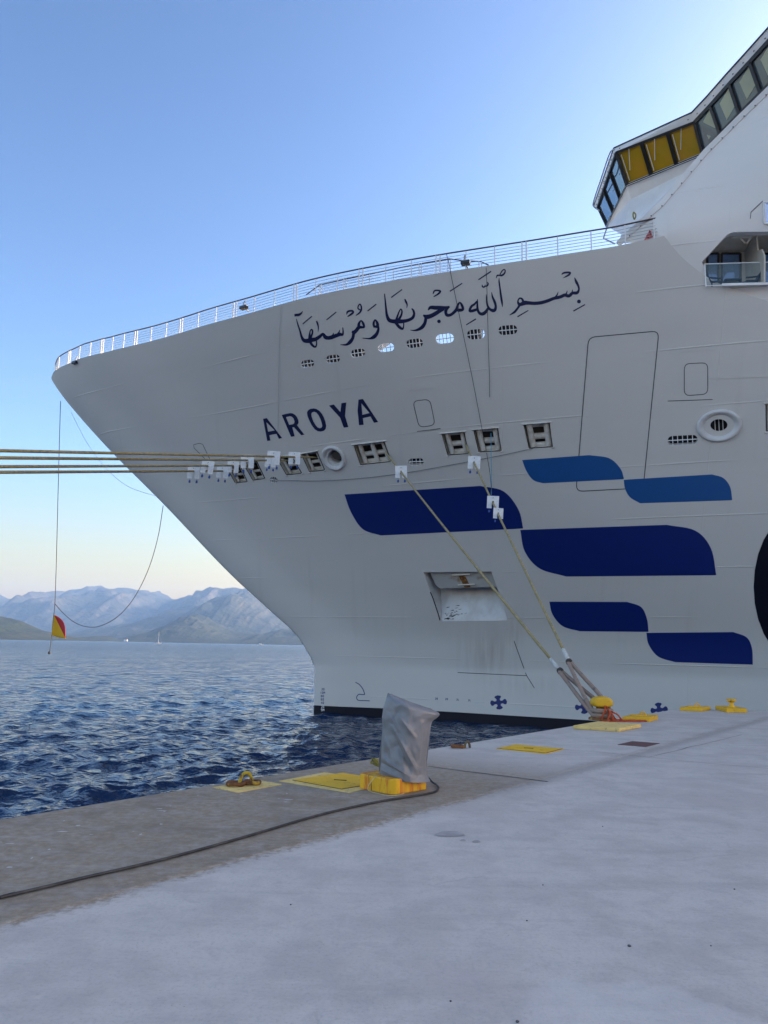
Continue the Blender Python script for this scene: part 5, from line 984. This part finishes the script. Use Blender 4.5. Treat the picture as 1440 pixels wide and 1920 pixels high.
# mooring rings
def ring_set(cen, plate, label, two=True):
    c = g0(*cen, 0); o = thing('mooring_ring', tuple(c), label, 'mooring ring', 'rusty mooring rings on the quay edge')
    if plate: MB().prism([p - A_(0, 0, .02) for p in para(*[g0(*q, 0) for q in plate])], A_(0, 0, .027)).build('base_plate', 'pale_yellow', o)
    def tor(cc, R_, r_, nm_, m_, ax=None):
        pts = [cc + A_(R_ * math.cos(q), R_ * .95 * math.sin(q), .004 * math.sin(3 * q)) for q in np.linspace(0, 2 * math.pi, 36, endpoint=False)]; MB().tube(pts, r_, 10, closed=True).build(nm_, m_, o, smooth=True)
    tor(c + A_(-.075, -.03, .034), .093, .022, 'ring', 'rust')
    if two: tor(c + A_(.095, .07, .034), .085, .022, 'ring', 'rust')
    b_ = c + A_(.03 if two else .09, .02, 0); e_ = nrm(A_(.8, .5, 0)); ka, kz, mm = (.076, .125, 'rust_yellow') if two else (.05, .085, 'rust_dull'); MB().tube([b_ + e_ * ka * math.cos(q) + A_(0, 0, .02 + kz * math.sin(q)) for q in np.linspace(-.15, math.pi + .15, 18)], .020, 10).build('shackle', mm, o, smooth=True)
ring_set((455, 1474), ((399, 1477), (446, 1486.5), (529, 1471.5)), 'pair of rusty mooring rings with a yellow shackle on a pale yellow plate')
ring_set((866, 1403), None, 'single rusty mooring ring with a dull shackle on the pale quay right of the cover', False)
# plinth and its cover
Pb = [g0(669, 1477.5, 0), g0(736, 1492, 0), g0(805, 1480, 0)]; P4 = para(*Pb); c4_ = np.mean(P4, 0); ch = []
for i in range(4): a, b, c = P4[i - 1], P4[i], P4[(i + 1) % 4]; ch += [b + (a - b) * .09, b + (c - b) * .09]
o = thing('concrete_plinth', tuple(c4_), 'rust-streaked yellow square plinth under the grey cover', 'plinth'); MB().prism(ch, A_(0, 0, .165)).build('block', 'yellow_rusty', o, bevel=.012)
F0 = P4[1]; MB().box(F0 + A_(.0, .045, .135), A_(.022, 0, 0), A_(0, .004, 0), A_(0, 0, .014)).build('fixing_plate', 'rail_wire', o)
# tarpaulin: a rounded square bundle, leaning shoulders, long diagonal folds
cx_, cy_ = c4_[0] + .02, c4_[1] - .02; Dp = float((A_(cx_, cy_, .5) - CAM) @ cf); YT = cy_
def tp(px, py): p = aty(px, py, YT); return p[0], p[2]
Lb = [tp(*p) for p in ((711, 1451), (712, 1436), (713, 1420), (716, 1390), (718, 1365), (716, 1345), (719, 1325), (727, 1299.5))]
Rb = [tp(*p) for p in ((806, 1465), (799, 1452), (798, 1436), (801, 1410), (805, 1385), (808, 1362), (811, 1347), (800, 1330))]
folds = [((735, 1358), (779, 1438), 5.5, .050), ((731, 1338), (746, 1364), 4.5, .034), ((746, 1338), (777, 1378), 5.0, .040), ((716, 1418), (768, 1448), 6.0, .038), ((712, 1440), (752, 1452), 4.5, .030), ((757, 1309), (764, 1322), 7, .030), ((741, 1322), (762, 1312), 5, .022), ((790, 1352), (783, 1440), 8, .022), ((808, 1352), (798, 1380), 4, .016), ((722, 1380), (733, 1415), 5, .02)]
dents = [((741, 1372), (768, 1440), 7, -.045), ((738, 1345), (746, 1330), 6, -.025), ((716, 1428), (752, 1441), 4.5, -.04), ((765, 1395), (778, 1425), 7, -.02), ((728, 1400), (724, 1425), 6, -.025)]
def fold_d(px, py):
    s_ = 0
    for (a, b, w_, A2) in folds + dents:
        a, b = A_(*a), A_(*b); p = A_(px, py); e_ = b - a; t_ = np.clip((p - a) @ e_ / (e_ @ e_), 0, 1); d = p - a - e_ * t_; sg = (e_[0] * d[1] - e_[1] * d[0]); dist = np.linalg.norm(d); w2_ = w_ * (1.0 if sg > 0 else .55)
        s_ += A2 * (.55 * math.exp(-(dist / w2_) ** 2) + .55 * math.exp(-dist / (w2_ * .45))) * math.sin(math.pi * (.12 + .76 * t_))
    for dx, dy, wl, ph, A2 in ((.82, .57, 34, .1, .030), (.93, -.36, 27, .6, .022), (.60, .80, 46, .3, .030), (.97, .25, 15, .8, .010), (.35, .94, 24, .45, .014)):
        q = (px * dx + py * dy + 6 * math.sin(py / 19 + ph * 9) + 4 * math.sin(px / 13 + ph * 5)) / wl + ph; q = q - math.floor(q); s_ += .32 * A2 * (abs(q - .42) - .25) * (1.6 if q < .42 else 1.0)
    return s_
Lb, Rb = np.array(Lb), np.array(Rb); nz_, na_ = 110, 150; tv = []
for i in range(nz_ + 1):
    t_ = i / nz_; kk = t_ * 7; xl = np.interp(kk, range(8), Lb[:, 0]); xr = np.interp(kk, range(8), Rb[:, 0]); zl = np.interp(kk, range(8), Lb[:, 1]); zr_ = np.interp(kk, range(8), Rb[:, 1])
    dep = .30 * (1 - .12 * t_) * (1 if t_ < .93 else math.sqrt(max(.02, 1 - ((t_ - .93) / .075) ** 2)))
    for j in range(na_):
        q = 2 * math.pi * j / na_; c_, s_ = math.cos(q), math.sin(q); ex = 1.35
        x = np.sign(c_) * abs(c_) ** ex; y = np.sign(s_) * abs(s_) ** ex                      # diamond-ish, corner toward the viewer
        u_ = (x + 1) / 2; X_ = xl + (xr - xl) * u_; Z_ = zl + (zr_ - zl) * u_; Y_ = YT + dep * y
        v_ = A_(X_, YT, Z_) - CAM; px = 720 + FPX * (v_ @ cr) / (v_ @ cf); py = 960 - FPX * (v_ @ cu) / (v_ @ cf)
        if y < 0: Y_ -= fold_d(px, py) * min(1, -y * 3) * 1.0
        else: X_ += .02 * math.sin(9 * q + 6 * t_) * .5; Y_ += .02 * math.sin(7 * q + 8 * t_)
        n6 = (vnoise(np.array([px / 7.0]), np.array([py / 11.0 + 40 * (y > 0)]), 3)[0] - .5) * .012; Y_ -= n6
        if 1: # the shoulder that juts out on the right near the top
            b_ = math.exp(-((t_ - .93) / .075) ** 2) * max(0, c_) ** 2.2; X_ += .115 * b_; Z_ += .004 * b_
        tv.append((X_, Y_, max(Z_, .0)))
tf = [(i * na_ + j, i * na_ + (j + 1) % na_, (i + 1) * na_ + (j + 1) % na_, (i + 1) * na_ + j) for i in range(nz_) for j in range(na_)]
tv.append(tuple(np.mean(tv[-na_:], 0))); tf += [(nz_ * na_ + j, nz_ * na_ + (j + 1) % na_, len(tv) - 1) for j in range(na_)]
TARP = MB().add(tv, tf).build('tarpaulin_cover', 'tarp', None, smooth=True); TARP.modifiers.new('thickness', 'SOLIDIFY').thickness = .006; tag(TARP, 'creased grey tarpaulin bundle standing on the yellow plinth at the water edge', 'tarpaulin')
# rope coil, cord, cable, pebbles
rc = MB(); cc = g0(704, 1452, .10)
rk_ = np.random.default_rng(12)
for k in range(7): rc.tube(catmull([cc + A_(.045 * math.cos(q + k) + rk_.normal(0, .012), .02 * math.sin(q) + rk_.normal(0, .012), .05 + .045 * math.sin(q + .7 * k) + rk_.normal(0, .01)) for q in np.linspace(0, 5.6, 8)], 5), .007, 6)
tag(rc.build('rope_coil', 'coil_green', None, smooth=True), 'small green and yellow rope coil wedged behind the plinth left of the cover', 'rope')
cd = [P4[0] * .45 + P4[1] * .55 + A_(-.01, -.012, .17), P4[0] * .5 + P4[1] * .5 + A_(-.03, -.02, .12), P4[0] * .6 + P4[1] * .4 + A_(-.03, -.03, .05), P4[0] * .55 + P4[1] * .45 + A_(-.03, -.03, .008), P4[1] + A_(-.07, -.03, .008), P4[1] + A_(.05, -.01, .008), P4[1] * .7 + P4[2] * .3 + A_(.0, -.03, .008)]
tag(MB().tube(catmull([P4[0] * .3 + P4[1] * .7 + A_(-.05, .06, .172)] + cd, 8), .0045, 5).build('cord', 'cord_cream', None, smooth=True), 'thin cream cord trailing down the front corner of the yellow plinth', 'cord')
cab = [(-60, 1705), (0, 1688), (80, 1669), (150, 1652), (300, 1617), (450, 1575.5), (600, 1531), (700, 1508), (745, 1500), (780, 1494.5), (805, 1490), (818, 1486), (822, 1480), (819, 1475), (810, 1471), (804, 1469)]
CP = np.array([g0(*p, .016) for p in cab]); CP[-1, 2] = .06; CP[-2, 2] = .03; ex0 = CP[0] + (CP[0] - CP[1]) * 1
tag(MB().tube(catmull(np.vstack([[ex0 + (CP[0] - CP[1]) * 30], [ex0], CP]), 12), .0115, 10).build('power_cable', 'cable', None, smooth=True), 'long black cable lying across the quay from the left to the plinth', 'cable')
for k, (px, py, r_) in enumerate(((1180, 1775, .011), (988, 1727, .006), (1377, 1668, .007), (1018, 1660, .006), (1333, 1774, .005), (845, 1878, .006), (970, 1917, .009), (545, 1697, .006), (1130, 1550, .006))):
    p = g0(px, py, 0); mb = MB(); rk = np.random.default_rng(k); bm = bmesh.new(); bmesh.ops.create_icosphere(bm, subdivisions=2, radius=1); vs = np.array([v.co for v in bm.verts]); fs = [[v.index for v in f.verts] for f in bm.faces]; bm.free()
    vs *= (1 + .35 * (fbm(vs[:, 0] * 1.3 + k, vs[:, 1] * 1.3 + vs[:, 2], 2, k) - .5))[:, None]; pb = mb.add(p + vs * A_(1.2, 1, .75) * r_ * .8 + A_(0, 0, r_ * .45), fs).build('pebble', 'stone', None, smooth=True)
    tag(pb, ['dark pebble, largest loose on the quay, lower right', 'tiny dark pebble lying alone in the middle of the quay', 'tiny dark pebble near the right edge of the picture', 'tiny dark pebble below the stained patch', 'tiny dark pebble right of the largest one', 'tiny dark pebble near the bottom middle', 'dark pebble at the very bottom of the picture', 'tiny dark pebble left of centre on the pale quay', 'tiny dark pebble on the far part of the pale quay'][k], 'pebble', 'loose dark pebbles on the quay')

# ------------------------------------------------------------------ BOATS AND HOUSE FAR OFF
c = aty(296, 1206, 1150.0); c[2] = ZW; o = thing('sailboat', tuple(c), 'small white sailing boat with bare mast anchored far off under the hills', 'sailboat')
hb = MB(); secs = []
for x, w_, z0, z1 in ((-5.2, 1.0, .3, 1.5), (-3, 1.6, 0, 1.4), (0, 1.8, -.2, 1.4), (3, 1.3, 0, 1.6), (5.4, .1, .8, 1.9)): secs.append([c + A_(x, y * w_, z) for y, z in ((-1, z1), (-.6, z0), (.6, z0), (1, z1))])
hb.add(np.array(secs).reshape(-1, 3), [(i * 4 + j, i * 4 + j + 1, (i + 1) * 4 + j + 1, (i + 1) * 4 + j) for i in range(4) for j in range(3)] + [(i * 4 + 3, i * 4, i * 4 + 4, i * 4 + 7) for i in range(4)] + [(0, 1, 2, 3)]).build('hull', 'white', o)
MB().prism([c + A_(-2.5, -.9, 1.4), c + A_(2, -.7, 1.5), c + A_(2, .7, 1.5), c + A_(-2.5, .9, 1.4)], A_(.3, 0, .9)).build('cabin', 'white', o, bevel=.1); MB().tube([c + A_(.8, 0, 1.4), c + A_(.6, 0, 18.5)], [.16, .09], 8).build('mast', 'rail_white', o); MB().tube([c + A_(.7, 0, 3.0), c + A_(-3.8, 0, 2.9)], [.24, .16], 8).build('boom', 'float_blue', o)
for e_ in (A_(5.2, 0, 1.9), A_(-5, 0, 1.6)): MB().tube([c + A_(.6, 0, 18.2), c + e_], .03, 4).build('stay', 'rail_wire', o)
c = aty(489, 1209.5, 2200.0); c[2] = ZW; o = thing('motor_boat', tuple(c), 'tiny white motor boat far off near the stem', 'boat'); secs = []
hb = MB()
for x, w_, z0, z1 in ((-9, 1.8, .2, 1.8), (0, 2.2, 0, 1.9), (5, 1.6, .2, 2.3), (9, .1, 1.2, 2.9)): secs.append([c + A_(x, y * w_, z) for y, z in ((-1, z1), (-.7, z0), (.7, z0), (1, z1))])
hb.add(np.array(secs).reshape(-1, 3), [(i * 4 + j, i * 4 + j + 1, (i + 1) * 4 + j + 1, (i + 1) * 4 + j) for i in range(3) for j in range(3)] + [(i * 4 + 3, i * 4, i * 4 + 4, i * 4 + 7) for i in range(3)] + [(0, 1, 2, 3)]).build('hull', 'white', o); MB().prism([c + A_(-5, -1.5, 1.8), c + A_(2, -1.4, 1.9), c + A_(2, 1.4, 1.9), c + A_(-5, 1.5, 1.8)], A_(-.8, 0, 3.2)).build('cabin', 'white', o)
c = aty(236, 1199, 4300.0); c[2] = ZW + 3; o = thing('white_house', tuple(c), 'tiny white house on the far shore behind the low headland', 'house'); MB().box(c + A_(0, 0, 4), A_(8, 0, 0), A_(0, 6, 0), A_(0, 0, 4)).build('wall', 'white', o); MB().prism([c + A_(-9, -7, 8), c + A_(-9, 7, 8), c + A_(-9, 0, 12)], A_(18, 0, 0)).build('roof', 'steel_brown', o)

# ------------------------------------------------------------------ HAZE: the sea air between here and the mountains
HZ = MB().box(A_(0, 0, 540), A_(15800, 0, 0), A_(0, 15800, 0), A_(0, 0, 545)).build('haze', 'dark'); HZ.data.materials.clear(); tag(HZ, kind='stuff')
HAZE_D = 5.0e-5
M = bpy.data.materials.new('haze_air'); M.use_nodes = True; t = M.node_tree; t.nodes.remove(t.nodes['Principled BSDF']); pv = t.nodes.new('ShaderNodeVolumePrincipled'); pv.inputs['Density'].default_value = HAZE_D; pv.inputs['Color'].default_value = (.27, .50, .93, 1); pv.inputs['Anisotropy'].default_value = .0
t.links.new(pv.outputs[0], t.nodes['Material Output'].inputs['Volume']); HZ.data.materials.append(M)
